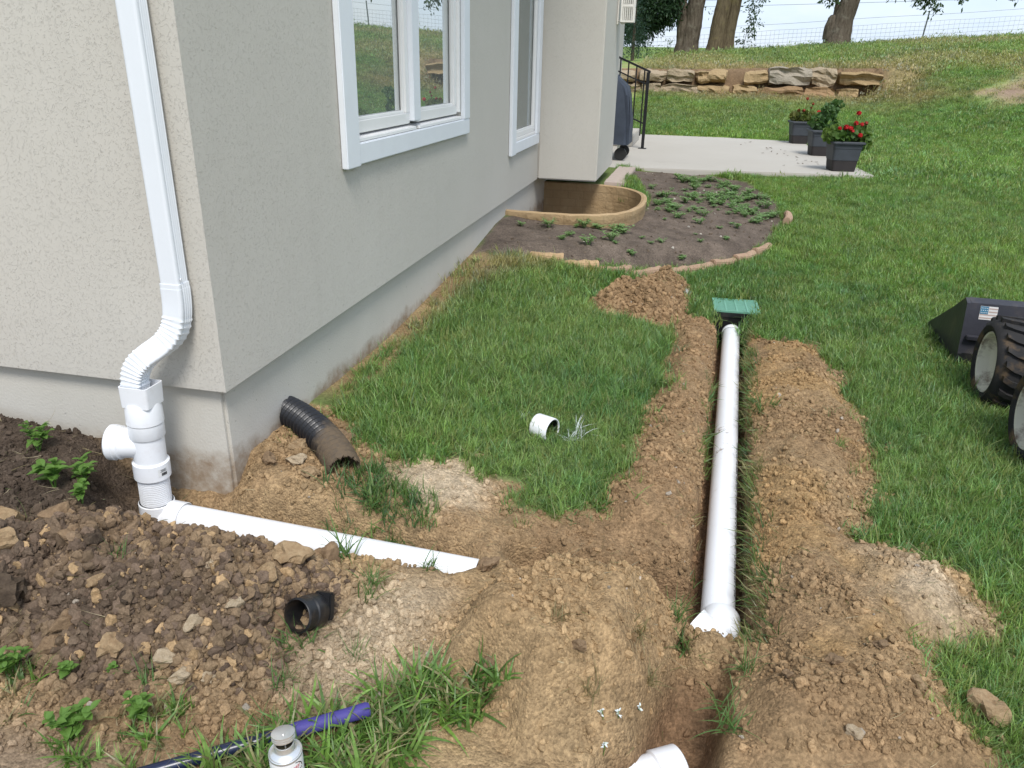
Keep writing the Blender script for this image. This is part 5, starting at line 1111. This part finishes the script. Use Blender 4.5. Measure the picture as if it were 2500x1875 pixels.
# ------------------------------------------------------------------ instanced grass and soil crumbs
def proto_collection(name, meshes, mat):
    c = bpy.data.collections.new(name)
    for i, me in enumerate(meshes):
        me.materials.append(mat); o = bpy.data.objects.new('%s_%02d' % (name, i), me); c.objects.link(o)
    return c
def scatter(name, P, rot, scl, idx, tint, coll, label):
    me = bpy.data.meshes.new(name); n = len(P); me.vertices.add(n); me.vertices.foreach_set('co', np.asarray(P, np.float32).ravel())
    a = me.attributes.new('rot', 'FLOAT_VECTOR', 'POINT'); a.data.foreach_set('vector', np.asarray(rot, np.float32).ravel())
    a = me.attributes.new('scl', 'FLOAT_VECTOR', 'POINT'); a.data.foreach_set('vector', np.asarray(scl, np.float32).ravel())
    a = me.attributes.new('idx', 'INT', 'POINT'); a.data.foreach_set('value', np.asarray(idx, np.int32))
    a = me.attributes.new('tint', 'FLOAT_COLOR', 'POINT'); a.data.foreach_set('color', np.concatenate([np.clip(tint, 0, 1), np.ones((n, 1))], 1).astype(np.float32).ravel())
    me.update(); o = link_mesh(name, me, None); tag(o, label, kind='stuff')
    ng = bpy.data.node_groups.new(name + '_nodes', 'GeometryNodeTree')
    ng.interface.new_socket(name='Geometry', in_out='INPUT', socket_type='NodeSocketGeometry'); ng.interface.new_socket(name='Geometry', in_out='OUTPUT', socket_type='NodeSocketGeometry')
    gi = ng.nodes.new('NodeGroupInput'); go = ng.nodes.new('NodeGroupOutput'); ins = ng.nodes.new('GeometryNodeInstanceOnPoints'); ci = ng.nodes.new('GeometryNodeCollectionInfo')
    ci.inputs['Collection'].default_value = coll; ci.inputs['Separate Children'].default_value = True; ci.inputs['Reset Children'].default_value = True
    def na(nm, ty): x = ng.nodes.new('GeometryNodeInputNamedAttribute'); x.data_type = ty; x.inputs['Name'].default_value = nm; return x.outputs['Attribute']
    ins.inputs['Pick Instance'].default_value = True; L = ng.links.new
    L(gi.outputs[0], ins.inputs['Points']); L(ci.outputs[0], ins.inputs['Instance']); L(na('idx', 'INT'), ins.inputs['Instance Index']); L(na('rot', 'FLOAT_VECTOR'), ins.inputs['Rotation']); L(na('scl', 'FLOAT_VECTOR'), ins.inputs['Scale']); L(ins.outputs[0], go.inputs[0])
    md = o.modifiers.new('instances', 'NODES'); md.node_group = ng; return o
def blade_mesh(name, seed, n, rad, hmin, hmax, w, lean, segs=3, curl=.6):
    r_ = np.random.default_rng(seed); V = []; F = []
    for _ in range(n):
        a = r_.uniform(0, 6.283); q = rad * math.sqrt(r_.random()); bx, by = q * math.cos(a), q * math.sin(a); h = r_.uniform(hmin, hmax); d = r_.uniform(0, 6.283); l0 = abs(r_.normal(0, lean)) + .08; ww_ = w * r_.uniform(.6, 1.25)
        sx_, sy_ = -math.sin(d), math.cos(d); dx, dy = math.cos(d), math.sin(d); b = len(V); px, pz, ang = 0.0, 0.0, l0; step = h / segs; twist = r_.normal(0, .5)
        for k in range(segs + 1):
            f = k / segs; hw = ww_ * .5 * (1 - f ** 1.8)
            tx, ty = sx_ * math.cos(twist * f) + dx * math.sin(twist * f), sy_ * math.cos(twist * f) + dy * math.sin(twist * f)
            if k < segs: V.append((bx + dx * px - tx * hw, by + dy * px - ty * hw, pz)); V.append((bx + dx * px + tx * hw, by + dy * px + ty * hw, pz))
            else: V.append((bx + dx * px, by + dy * px, pz))
            px += step * math.sin(ang); pz += step * math.cos(ang); ang += curl * r_.uniform(.4, 1.2) / segs * 1.4
        for k in range(segs - 1): F.append((b + 2 * k, b + 2 * k + 1, b + 2 * k + 3, b + 2 * k + 2))
        F.append((b + 2 * segs - 2, b + 2 * segs - 1, b + 2 * segs))
    me = bpy.data.meshes.new(name); me.from_pydata(V, [], F); me.update(); return me
def grass_mat(name, trans=.36):
    t = NT(name); cc = t.attr('tint', 'INSTANCER'); n = t.noise(60, 2, .5, t.coord()); cc = t.mix(1.0, cc, t.ramp(n, [(.3, .7), (.7, 1.3)]), 'MULTIPLY'); t.base(cc); t.rough(.45, .5)
    tr = t.new('ShaderNodeBsdfTranslucent'); t.link(t.mix(1.0, cc, (1.35, 1.45, .75), 'MULTIPLY'), tr.inputs['Color']); mx = t.new('ShaderNodeMixShader'); mx.inputs[0].default_value = trans
    t.link(t.b.outputs[0], mx.inputs[1]); t.link(tr.outputs[0], mx.inputs[2]); t.link(mx.outputs[0], t.out.inputs['Surface']); return t.m
M_grass = grass_mat('grass_blade')
C_near = proto_collection('turf_near', [blade_mesh('turf', 500 + i, 13, .025, .030, .076, .0031, .55, 3) for i in range(8)], M_grass)
C_mid = proto_collection('turf_mid', [blade_mesh('turf', 540 + i, 28, .055, .032, .066, .0050, .45, 2) for i in range(6)], M_grass)
C_far = proto_collection('turf_far', [blade_mesh('turf', 560 + i, 36, .15, .035, .068, .0105, .42, 2) for i in range(6)], M_grass)
C_vfar = proto_collection('turf_hill', [blade_mesh('turf', 580 + i, 36, .36, .045, .08, .022, .42, 2) for i in range(5)], M_grass)
C_crab = proto_collection('crabgrass', [blade_mesh('crab', 600 + i, 9, .018, .06, .125, .0085, .70, 4, .9) for i in range(6)], M_grass)
FW = np.array(_fw); RV = np.array(_R); UV_ = np.array(_U)
def in_view(x, y, z, mx=.62, my=.52):
    d = np.stack([x, y, z], -1) - CAM; w = d @ FW; u = (d @ RV) / np.maximum(w, .05) * LENS_RATIO; v = (d @ UV_) / np.maximum(w, .05) * LENS_RATIO * 4 / 3 * .75 / .75
    return (w > .15) & (np.abs(u) < mx) & (np.abs(v) < my)
def turf_points(x0, x1, y0, y1, dens, dmin, dmax, seed, soft=.35):
    n = int((x1 - x0) * (y1 - y0) * dens); r_ = np.random.default_rng(seed); x = r_.uniform(x0, x1, n); y = r_.uniform(y0, y1, n); d = np.hypot(x - CAM[0], y - CAM[1])
    j = r_.normal(0, soft, n) * d * .08; k = (d + j > dmin) & (d + j <= dmax); x, y = x[k], y[k]; z = ground(x, y, False); k = in_view(x, y, z); x, y, z = x[k], y[k], z[k]
    ok = ~((x < .02) & (y > -.02)); ok &= ~((x < .58) & (y > 5.25) & (y < 7.6)); ok &= sd(PATIO, x, y) < -.05
    dd = sd(POLY['DIRT'], x, y) + .15 * fbm(x, y, 8, 3, 7) + .08 * fbm(x, y, 40, 2, 9); ok &= (dd < .012) | ((dd < .10) & (r_.random(len(x)) < .05) & (np.abs(x - trench_x(y)) > .16))
    ok &= (sd(POLY['BED'], x, y) + .05 * fbm(x, y, 9, 3, 12)) < .0
    ok &= sd(WELL, x, y) < -.06; ok &= ~((np.abs(x - 1.795) < .165) & (np.abs(y - 3.105) < .165)); ok &= ~((x < 5.6) & (y > 18.62) & (y < 19.2))
    ok &= ~((np.abs(x - .672) < .1) & (y > 5.7) & (y < 7.3)); ok &= ~((x < .15 + .16 * fbm(x, y, 5, 3, 97)) & (y < 4) & (y > .5) & (r_.random(len(x)) < .75))
    dry = sd(POLY['DRY'], x, y); ok &= ~((dry > 0) & (r_.random(len(x)) < .62)); th = fbm(x, y, 1.7, 3, 17); ok &= r_.random(len(x)) < np.clip(1.15 + 1.2 * th, .45, 1)
    sp_ = sd(POLY['SIDEPATCH'], x, y); ok &= ~((sp_ > -.2) & (r_.random(len(x)) < .9))
    for (ex, ey) in EDGE: ok &= np.hypot(x - ex, y - ey) > .05
    return x[ok], y[ok], z[ok]
def grass_layer(name, coll, nproto, reg, dens, dmin, dmax, seed, label, smin=.75, smax=1.25):
    x, y, z = turf_points(*reg, dens, dmin, dmax, seed); n = len(x); r_ = np.random.default_rng(seed + 1)
    nb = fbm(x, y, 1.1, 3, 19); s = r_.uniform(smin, smax, n) * (1 + .75 * nb + .5 * np.clip(fbm(x, y, 6, 2, 29) - .08, 0, 1)); lx = .22 * fbm(x, y, 1.6, 2, 23) * 2; ly = .22 * fbm(x, y, 1.6, 2, 27) * 2
    rot = np.stack([lx + r_.normal(0, .22, n), ly + r_.normal(0, .22, n), r_.uniform(0, 6.283, n)], -1); c = grass_colour(x, y); c = c * r_.uniform(.55, 1.5, n)[:, None]
    k = r_.random(n); yel = (k < .17)[:, None]; c = np.where(yel, c * .5 + DRYG * np.array([.8, .9, .6]) * .55, c); bl = (k > .86)[:, None]; c = np.where(bl, c * np.array([.85, 1.0, 1.4]), c)
    scatter(name, np.stack([x, y, z - .004], -1), rot, np.stack([s, s, s * r_.uniform(.8, 1.2, n)], -1), r_.integers(0, nproto, n), c, coll, label); return n
C_long = proto_collection('turf_long', [blade_mesh('turf', 520 + i, 5, .03, .06, .115, .0036, .75, 4, .9) for i in range(6)], M_grass)
counts = [grass_layer('lawn_grass', C_long, 6, (-.2, 4.2, -1.6, 3.6), 420, 0, 5.2, 705, 'longer stray blades in the lawn around the trench', .7, 1.2),
          grass_layer('lawn_grass', C_near, 8, (-.2, 4.2, -1.6, 3.2), 2900, 0, 4.6, 700, 'short green lawn grass around the trench'),
          grass_layer('lawn_grass', C_mid, 6, (-.2, 7.5, 1.2, 9.5), 900, 4.6, 10.2, 710, 'lawn grass between the bed and the patio'),
          grass_layer('lawn_grass', C_far, 6, (-2, 17, 6, 21), 250, 10.2, 21, 720, 'lawn grass sloping up to the stone wall'),
          grass_layer('hill_grass', C_vfar, 5, (-7, 30, 15, 36), 60, 21, 38, 730, 'drying grass on the hill crest')]
# broad crabgrass patch at the bottom and weeds along it
def patch(name, key, dens, coll, npr, cols, seed, label, s0=.8, s1=1.25, shrink=.0):
    P = np.array(POLY[key]); x0, y0 = P.min(0) - .05; x1, y1 = P.max(0) + .05; r_ = np.random.default_rng(seed); n = int((x1 - x0) * (y1 - y0) * dens); x = r_.uniform(x0, x1, n); y = r_.uniform(y0, y1, n)
    k = sd(POLY[key], x, y) + .10 * fbm(x, y, 9, 3, seed) > shrink; x, y = x[k], y[k]; n = len(x); z = ground(x, y); s = r_.uniform(s0, s1, n); cc = np.array(cols)[r_.integers(0, len(cols), n)] * r_.uniform(.75, 1.25, n)[:, None]
    scatter(name, np.stack([x, y, z - .004], -1), np.stack([r_.normal(0, .25, n), r_.normal(0, .25, n), r_.uniform(0, 6.28, n)], -1), np.stack([s, s, s], -1), r_.integers(0, npr, n), cc, coll, label)
YG = [[.16, .28, .055], [.125, .235, .05], [.20, .32, .08], [.10, .18, .045], [.26, .24, .12]]
patch('crabgrass', 'CRAB', 1500, C_crab, 6, YG, 801, 'broad bladed bright green crabgrass around the tool handle')
patch('low_grass', 'WEEDS', 700, C_crab, 6, YG, 811, 'straggly green grass at the lower left', .5, .8)
patch('low_grass', 'WEEDS2', 500, C_crab, 6, YG, 815, 'thin grass at the left edge of the soil', .5, .8)
patch('low_grass', 'GRASSA', 1500, C_near, 8, [[.085, .165, .045], [.07, .14, .05], [.13, .20, .055]], 821, 'strip of turf left below the black hose', 1.0, 1.6)
# grass hanging over the trench edges
r_ = np.random.default_rng(831); n = 300; side = r_.random(n); y = r_.uniform(-.25, 2.95, n); x = np.where(side < .78, trench_x(y) + .104 + r_.normal(0, .018, n), trench_x(y) - .098 + r_.normal(0, .012, n))
k = (fbm(x * 0, y, 2.1, 3, 833) + np.where(side < .78, .12, -.10)) > -.02; x, y, side = x[k], y[k], side[k]; n = len(x); z = ground(x, y, False) - .012; s = r_.uniform(.8, 1.5, n)
tl = np.where(side < .78, -1, 1) * r_.uniform(.25, 1.1, n)
cc = np.array([[.085, .16, .045], [.13, .19, .055], [.24, .22, .10]])[r_.integers(0, 3, n)] * r_.uniform(.7, 1.2, n)[:, None]
scatter('trench_grass', np.stack([x, y, z], -1), np.stack([r_.normal(0, .3, n), tl, r_.normal(0, .5, n)], -1), np.stack([s, s, s], -1), r_.integers(0, 8, n), cc, C_near, 'grass hanging over the edges of the trench')
# ------------------------------------------------------------------ crumbs and pebbles in the soil
t = NT('soil_crumb'); cc = t.attr('tint', 'INSTANCER'); nz = t.noise(3.5, 5, .7, t.coord()); t.base(t.mix(1.0, cc, t.ramp(nz, [(.3, .65), (.7, 1.35)]), 'MULTIPLY')); t.rough(.95, .12); t.bump(t.noise(5, 5, .7, t.coord()), .6, .003); M_crumb = t.m
C_crumb = proto_collection('soil_crumb', [rock_mesh('crumb', 20 + i, 2, .8, .40, 1) for i in range(9)], M_crumb)
r_ = np.random.default_rng(841); N = 900000; x = r_.uniform(-1.3, 2.6, N); y = r_.uniform(-1.3, 3.75, N); dm = sd(POLY['DIRT'], x, y) + .05 * fbm(x, y, 8, 3, 7)
ok = (dm > -.10) & ~((x < -.02) & (y > .0)) & (r_.random(N) < np.where(dm < 0, .10, 1.0)); x, y, dm = x[ok], y[ok], dm[ok]
pl_ = sst(-.05, .08, sd(POLY['PILEL'], x, y)); pb_ = sst(-.05, .08, sd(POLY['PILEB'], x, y)); mo = sst(0, .1, sd(POLY['MOUND'], x, y)); pal = np.maximum(sst(-.05, .05, sd(POLY['PALE1'], x, y)), .7 * sst(-.05, .05, sd(POLY['PALE2'], x, y)))
clus = np.clip(.36 + 2.6 * fbm(x, y, 3.3, 3, 843) + 1.2 * fbm(x, y, 11, 2, 847) + .55 * pl_ + .4 * pb_ - .35 * pal, .06, 1); dist = np.hypot(x - CAM[0], y - CAM[1]); ok = r_.random(len(x)) < clus * np.clip(1.25 - .17 * dist, .35, 1) * .72
x, y, pl_, pb_ = x[ok], y[ok], pl_[ok], pb_[ok]; z = ground(x, y); ok = in_view(x, y, z, .58, .48); x, y, z, pl_, pb_ = x[ok], y[ok], z[ok], pl_[ok], pb_[ok]; n = len(x)
s = .0020 * (1 - r_.random(n)) ** -.56; s = np.minimum(s * (1 + .8 * pl_ + .9 * pb_), .013 + .006 * pl_ + .008 * pb_)
intr = (np.abs(x - trench_x(y)) < .075) & (y > -.1) & (y < 2.9); s = np.where(intr, np.minimum(s, .003), s)
cc = soil_colour(x, y) * r_.uniform(.70, 1.22, n)[:, None]; pebble = r_.random(n) < .006; cc = np.where(pebble[:, None], np.array([.42, .36, .29]) * r_.uniform(.6, 1.15, n)[:, None], cc)
lm = (r_.random(n) < .42 * pl_)[:, None]; cc = np.where(lm, np.array([.12, .085, .06]) * r_.uniform(.7, 1.4, n)[:, None], cc); lt = (r_.random(n) < .06 * pl_)[:, None]; cc = np.where(lt, np.array([.37, .25, .135]) * r_.uniform(.7, 1.2, n)[:, None], cc)
scatter('soil_crumbs', np.stack([x, y, z + s * .25], -1), r_.uniform(0, 6.28, (n, 3)), np.stack([s * r_.uniform(.8, 1.3, n), s, s * r_.uniform(.7, 1.1, n)], -1), r_.integers(0, 9, n), cc, C_crumb, 'loose soil crumbs and pebbles over the dug ground'); counts.append(n)
# dry straw, roots and clipped blades lying on the soil
C_straw = proto_collection('straw', [blade_mesh('straw', 860 + i, 2, .03, .03, .09, .0016, .25, 3, .9) for i in range(6)], M_grass)
n = 5200; x = r_.uniform(-.9, 2.5, n); y = r_.uniform(-1.2, 3.6, n); k = (sd(POLY['DIRT'], x, y) > -.02) & ~((x < 0) & (y > 0)) & (fbm(x, y, 2.2, 3, 867) + .25 * r_.random(n) > .02) & (np.abs(x - trench_x(y)) > .08); x, y = x[k], y[k]; n = len(x); z = ground(x, y) + .004; s = r_.uniform(.5, 1.3, n)
cc = np.array([[.33, .27, .15], [.22, .18, .10], [.12, .16, .05], [.42, .36, .24]])[r_.integers(0, 4, n)] * r_.uniform(.7, 1.2, n)[:, None]
scatter('straw_litter', np.stack([x, y, z], -1), np.stack([r_.uniform(1.1, 1.6, n), r_.normal(0, .2, n), r_.uniform(0, 6.28, n)], -1), np.stack([s, s, s], -1), r_.integers(0, 6, n), cc, C_straw, 'dry straw and torn grass roots strewn on the dug soil')
# pebbles in the bed
n = 900; x = r_.uniform(0, 2.3, n); y = r_.uniform(3.1, 7.9, n); k = (sd(POLY['BED'], x, y) > .03) & (sd(WELL, x, y) < -.05); x, y = x[k], y[k]; z = ground(x, y); n = len(x); s = r_.uniform(.004, .014, n); wh = r_.random(n) < .08
cc = np.where(wh[:, None], np.array([.5, .46, .4]), np.array([.13, .10, .075])) * r_.uniform(.6, 1.2, n)[:, None]
scatter('bed_pebbles', np.stack([x, y, z], -1), r_.uniform(0, 6.28, (n, 3)), np.stack([s, s, s], -1), r_.integers(0, 9, n), cc, C_crumb, 'small pebbles in the dark soil bed')
# ------------------------------------------------------------------ single stones and clods
def clod_mat(name, a, b): 
    t = NT(name); oc = t.coord(); t.base(t.mix(t.ramp(t.noise(2.2, 7, .7, oc), [(.3, 0.), (.7, 1.)]), a, b)); t.rough(.95, .12); t.bump(t.noise(6, 7, .75, oc), .9, .008); return t.m
MC = {'tan': clod_mat('tan_clod', (.27, .175, .095), (.44, .32, .19)), 'dark': clod_mat('loam_clod', (.055, .04, .03), (.13, .095, .065)), 'brown': clod_mat('brown_clod', (.19, .125, .075), (.34, .235, .14)), 'pale': clod_mat('pale_stone', (.38, .285, .18), (.54, .44, .31))}
rocks = [rock_mesh('clod', 60 + i, 3, .8, .5, 2) for i in range(7)]
CL = [(.433, -.43, .046, 'tan', 'large tan clod standing highest beside the black fitting'), (.405, -.525, .034, 'tan', 'upright tan clod left of the black fitting'), (.47, -.585, .034, 'brown', 'brown clod just left of the black fitting mouth'),
      (.375, -.50, .022, 'brown', None), (.46, -.285, .050, 'brown', 'broad brown clod against the white side pipe'), (.36, -.265, .030, 'dark', None), (.402, -.665, .024, 'pale', None), (.335, -.745, .020, 'pale', None), (.306, -.81, .026, 'pale', 'pale stone lowest at the front of the soil pile'),
      (.165, -.82, .034, 'tan', 'tan clod at the front left of the soil pile'), (.35, -.84, .026, 'pale', None), (.41, -.815, .018, 'pale', None), (-.004, -.78, .036, 'brown', 'round brown clod above the small leafy weed'), (-.016, -.835, .026, 'brown', None), (-.273, -.685, .045, 'tan', 'rust tan clod at the left picture edge'),
      (-.43, -.51, .05, 'tan', None), (-.30, -.455, .05, 'brown', 'flat tan brown slab of soil above the pile at the left'), (.153, -.74, .020, 'dark', None), (-.122, -.585, .035, 'brown', None), (.077, -.56, .024, 'tan', None), (2.286, -.335, .045, 'tan', 'tan rock lying in the grass at the lower right'),
      (1.26, -.56, .017, 'brown', None), (1.049, -.595, .016, 'brown', None), (.10, -.66, .018, 'dark', None), (.24, -.70, .017, 'dark', None), (.30, -.60, .016, 'pale', None), (.21, -.50, .020, 'tan', None), (-.05, -.60, .030, 'dark', None), (-.18, -.78, .050, 'dark', 'big black loam clod at the left edge of the pile'), (.05, -.70, .024, 'tan', None),
      (1.90, -.35, .020, 'brown', None), (2.02, -.28, .018, 'brown', None), (1.78, -.42, .017, 'brown', None), (2.10, -.36, .022, 'tan', None), (1.93, -.52, .018, 'pale', None), (2.05, 2.52, .030, 'brown', 'brown clod on the far edge of the right soil bank'), (2.30, 2.02, .026, 'brown', None), (.925, -.145, .026, 'brown', 'grey brown clod at the buried end of the side pipe'), (.05, -.245, .022, 'pale', 'pale stone resting on the white side pipe'), (.25, .33, .045, 'brown', None), (.16, .12, .028, 'pale', None), (.12, .22, .034, 'tan', None), (.07, .10, .03, 'brown', None), (.24, .05, .03, 'tan', None)]
for i, (x, y, s, mt, lb) in enumerate(CL):
    o = link_mesh('clod' if mt != 'pale' else 'stone', rocks[i % 7].copy(), MC[mt], None, False); o.location = (x, y, gz(x, y) + s * .42); o.scale = (s * rnd.uniform(.95, 1.3), s, s * rnd.uniform(.8, 1.05)); o.rotation_euler = (rnd.uniform(-.4, .4), rnd.uniform(-.4, .4), rnd.uniform(0, 6.3))
    nm = {'tan': 'tan', 'dark': 'black loam', 'brown': 'brown', 'pale': 'pale'}[mt]
    if lb: tag(o, lb, 'clod' if mt != 'pale' else 'stone', 'clods and stones in the dug soil')
    else:
        where = 'left soil pile' if x < .7 and y < -.2 else ('bank under the black hose' if x < .7 else ('right soil bank' if x > 1.6 else 'round mound in front'))
        tag(o, 'small loose %s %s lying on the %s' % (nm, 'clod' if mt != 'pale' else 'stone', where), 'clod' if mt != 'pale' else 'stone', 'small clods and stones in the dug soil')
# ------------------------------------------------------------------ tufts standing in the bare soil
M_tuft = leaf_mat('tuft_grass', (.075, .15, .045), (.13, .21, .06), .3); M_tuftdry = leaf_mat('straw_grass', (.16, .14, .06), (.28, .23, .12), .3)
tuft_me = [blade_mesh('tuft', 900 + i, 34, .030, .05, .13, .0040, .62, 4, .8) for i in range(5)]
TU = [(.493, -.215, 1.25, 0), (.768, -.225, .8, 0), (.646, -.424, .9, 0), (.63, -.36, .8, 0), (.553, -.635, 1.0, 0), (.52, -.66, .8, 0), (.572, -.761, .8, 0), (.701, -.632, .7, 0), (.597, -.88, .8, 0), (.656, .118, .6, 0), (1.84, 1.37, 1.1, 0), (1.90, 1.39, .9, 0), (1.617, 1.311, 1.0, 0), (1.082, .03, .9, 0), (1.375, .09, .7, 0), (1.499, .03, .9, 0), (1.535, -.235, 1.1, 0), (1.50, -.17, .9, 0), (1.70, -.33, .9, 0), (1.645, -.43, 1.0, 0), (1.65, -.53, 1.0, 0), (1.559, 3.0, 1.3, 0), (1.655, 2.86, 1.3, 0), (1.90, 2.90, 1.3, 0), (1.96, 2.84, 1.2, 0), (1.20, -.50, .6, 1), (1.40, -.38, .8, 1), (1.30, -.60, .8, 1), (.67, -.35, .6, 1), (.50, -.70, .6, 1), (1.44, -.45, .7, 1), (.28, -.86, .8, 0), (.02, -.60, .7, 0), (.44, .17, 1.0, 0), (.50, .12, 1.0, 0), (.30, .42, 1.0, 0), (.20, .60, 1.1, 0), (.11, .78, 1.0, 0), (.06, .98, 1.0, 0)]
for i, (x, y, s, dry) in enumerate(TU):
    o = link_mesh('grass_tuft', tuft_me[i % 5] if not dry else tuft_me[i % 5].copy(), None); o.data.materials.clear() if dry else None
    if not o.data.materials: o.data.materials.append(M_tuftdry if dry else M_tuft)
    o.location = (x, y, gz(x, y) - .008); o.scale = (s, s, s); o.rotation_euler = (rnd.uniform(-.2, .2), rnd.uniform(-.2, .2), rnd.uniform(0, 6.3))
    where = 'green tuft of grass beside the main trench' if x > 1.48 else ('green tuft of grass against the foundation wall' if y > .35 and x < .35 else 'green tuft of grass standing in the bare soil left of the trench')
    tag(o, 'dry straw coloured grass tuft on the soil' if dry else where, 'grass tuft', 'loose grass tufts')
# ------------------------------------------------------------------ broad leaved weeds
M_weed = leaf_mat('weed_leaf', (.10, .20, .04), (.16, .27, .06), .35); M_weedd = leaf_mat('bed_weed_leaf', (.16, .28, .10), (.25, .36, .14), .3)
def pointed_leaf(m, base_, dir_, L, w, droop=.35, n=4):
    d_ = Vector(dir_).normalized(); up = Vector((0, 0, 1)); s_ = d_.cross(up); s_ = s_.normalized() if s_.length > 1e-3 else Vector((1, 0, 0)); b = []
    for k in range(n + 1):
        f = k / n; p = Vector(base_) + d_ * L * f + up * (-droop * L * f * f); hw = w * math.sin(math.pi * min(1, .10 + .9 * f) ** .8) if k < n else 0
        b.append((tuple(p - s_ * hw + up * hw * .3), tuple(p), tuple(p + s_ * hw + up * hw * .3)))
    vs = [q for t_ in b for q in t_]; fs = []
    for k in range(n): i = 3 * k; fs += [(i, i + 1, i + 4, i + 3), (i + 1, i + 2, i + 5, i + 4)]
    m.add(vs, fs)
def weed(loc, h, nst, leaf, w, seed, label, mat, spread=.5, group=None):
    r_ = random.Random(seed); t = empty('leafy_weed', loc, r_.uniform(0, 6.3), label, 'weed', group); sm = MB()
    for s_ in range(nst):
        a = r_.uniform(0, 6.3); tip = Vector((math.cos(a) * spread * h * r_.uniform(.3, 1), math.sin(a) * spread * h * r_.uniform(.3, 1), h * r_.uniform(.6, 1))) if nst > 1 else Vector((.01, .01, h)); mid = tip * .5 + Vector((0, 0, h * .1)); sm.tube([(0, 0, -.01), tuple(mid), tuple(tip)], [.0022, .0018, .001], 5)
        lm = MB(); nl = 7
        for k in range(nl):
            f = .35 + .65 * k / (nl - 1); p = (mid * (2 * f) if f < .5 else mid + (tip - mid) * (2 * f - 1)); a2 = k * 2.4 + r_.uniform(-.4, .4); el = .25 + .5 * f; pointed_leaf(lm, tuple(p), (math.cos(a2), math.sin(a2), el), leaf * r_.uniform(.65, 1.15) * (1.1 - .4 * f), w * r_.uniform(.8, 1.15) * (1.1 - .35 * f), r_.uniform(.2, .55))
        lm.build('leaf_whorl', mat, t)
    sm.build('stem', mat, t); return t
for i, (x, y, h, ns, lf, w, lb) in enumerate([(-.62, -.17, .10, 6, .045, .013, 'low spreading weed nearest the house wall at the left'), (-.41, -.22, .13, 4, .055, .014, 'bushy bright green weed left of the white riser'), (-.44, -.31, .10, 5, .065, .016, 'pointed leaf weed below the bushy one at the left'), (-.34, -.32, .07, 4, .045, .012, 'small pointed leaf weed at the foot of the soil pile'),
                                        (.09, -.90, .045, 3, .030, .011, 'small round leaved weed in the dark soil at the lower left'), (.20, -.875, .03, 2, .022, .008, 'tiny seedling among the clods of the left pile'), (-.04, -.92, .09, 6, .04, .010, 'straggling weed at the left picture edge'), (.22, -1.03, .09, 6, .045, .011, 'leafy weed patch at the lower left corner'), (.33, -.96, .08, 5, .04, .010, 'weed growing beside the low grass at the lower left')]):
    weed((x, y, gz(x, y)), h, ns, lf, w, 1000 + i, lb, M_weed)
r2 = random.Random(55); cnt = 0; spots = []
while cnt < 150:
    x = r2.uniform(.15, 2.3); y = r2.uniform(3.2, 7.6)
    if float(sd(POLY['BED'], np.array([x]), np.array([y]))[0]) < .08 or float(sd(WELL, np.array([x]), np.array([y]))[0]) > -.08: continue
    dens_ = float(fbm(np.array([x]), np.array([y]), 1.6, 3, 99)[0])
    wgt = (.20 + .85 * max(0, min(1, (dens_ + .02) * 6))) * min(1, max(.12, (x - .3) / .9))
    if r2.random() > wgt: continue
    spots.append((x, y)); cnt += 1
bedw = [weed((0, 0, -5), .07, 8, .034 + .004 * i, .006 + .001 * (i % 3), 1100 + i, 'low green weed growing in the dark soil bed', M_weedd, .9, 'weeds in the soil bed') for i in range(5)]
for i, (x, y) in enumerate(spots):
    o = bedw[i] if i < 5 else copy_tree(bedw[i % 5]); o.location = (x, y, gz(x, y)); s = r2.uniform(.45, 1.7); o.scale = (s, s, s * r2.uniform(.45, .8)); o.rotation_euler = (0, 0, r2.uniform(0, 6.3))
# ------------------------------------------------------------------ white marking paint on grass and leaves
M_wpaint = simple('white_marking_paint', (.62, .67, .66), .7, dirt=(.20, .30, .12), dirt_amt=.8, dirt_scale=90)
for k, (x, y, s, lb) in enumerate([(1.055, .87, 1.1, 'clump of grass sprayed white with marking paint on the lawn'), (1.045, .80, .8, 'lower clump of white sprayed grass beside the larger one'), (.815, .885, .5, 'few white sprayed blades left of the white coupling'), (1.47, 3.28, .7, 'white sprayed grass near the spoil heap by the grate')]):
    me = blade_mesh('painted', 960 + k, 30, .030, .05, .10, .0040, .6, 3, .7); o = link_mesh('painted_grass', me, M_wpaint); o.location = (x, y, gz(x, y)); o.scale = (s, s, s); tag(o, lb, 'painted grass', 'white sprayed grass')
for k, (x, y, lb) in enumerate([(1.335, -.62, 'white painted leaf rosette at the front of the mound'), (1.375, -.60, 'white painted leaf rosette in the middle of the group'), (1.425, -.53, 'uppermost white painted leaf rosette by the pit'), (1.43, -.615, 'rightmost white painted leaf rosette on the pit edge'), (1.35, -.665, 'lowest white painted leaf rosette on the mound')]):
    p = empty('painted_leaf_rosette', (x, y, gz(x, y) + .03), k * 1.1, lb, 'painted leaf', 'white painted leaves'); m = MB()
    for q in range(6): pointed_leaf(m, (0, 0, -.003 * q), (math.cos(q * 1.05 + rnd.uniform(-.4, .4)), math.sin(q * 1.05 + rnd.uniform(-.4, .4)), rnd.uniform(-.1, .9)), rnd.uniform(.007, .015), rnd.uniform(.0018, .0034), rnd.uniform(-.1, .5))
    m.build('leaf_whorl', M_wpaint, p); MB().tube([(0, 0, 0), (.004, .003, -.02), (.006, 0, -.05)], .0012, 5).build('stem', M_weed, p)
print('instances', counts)
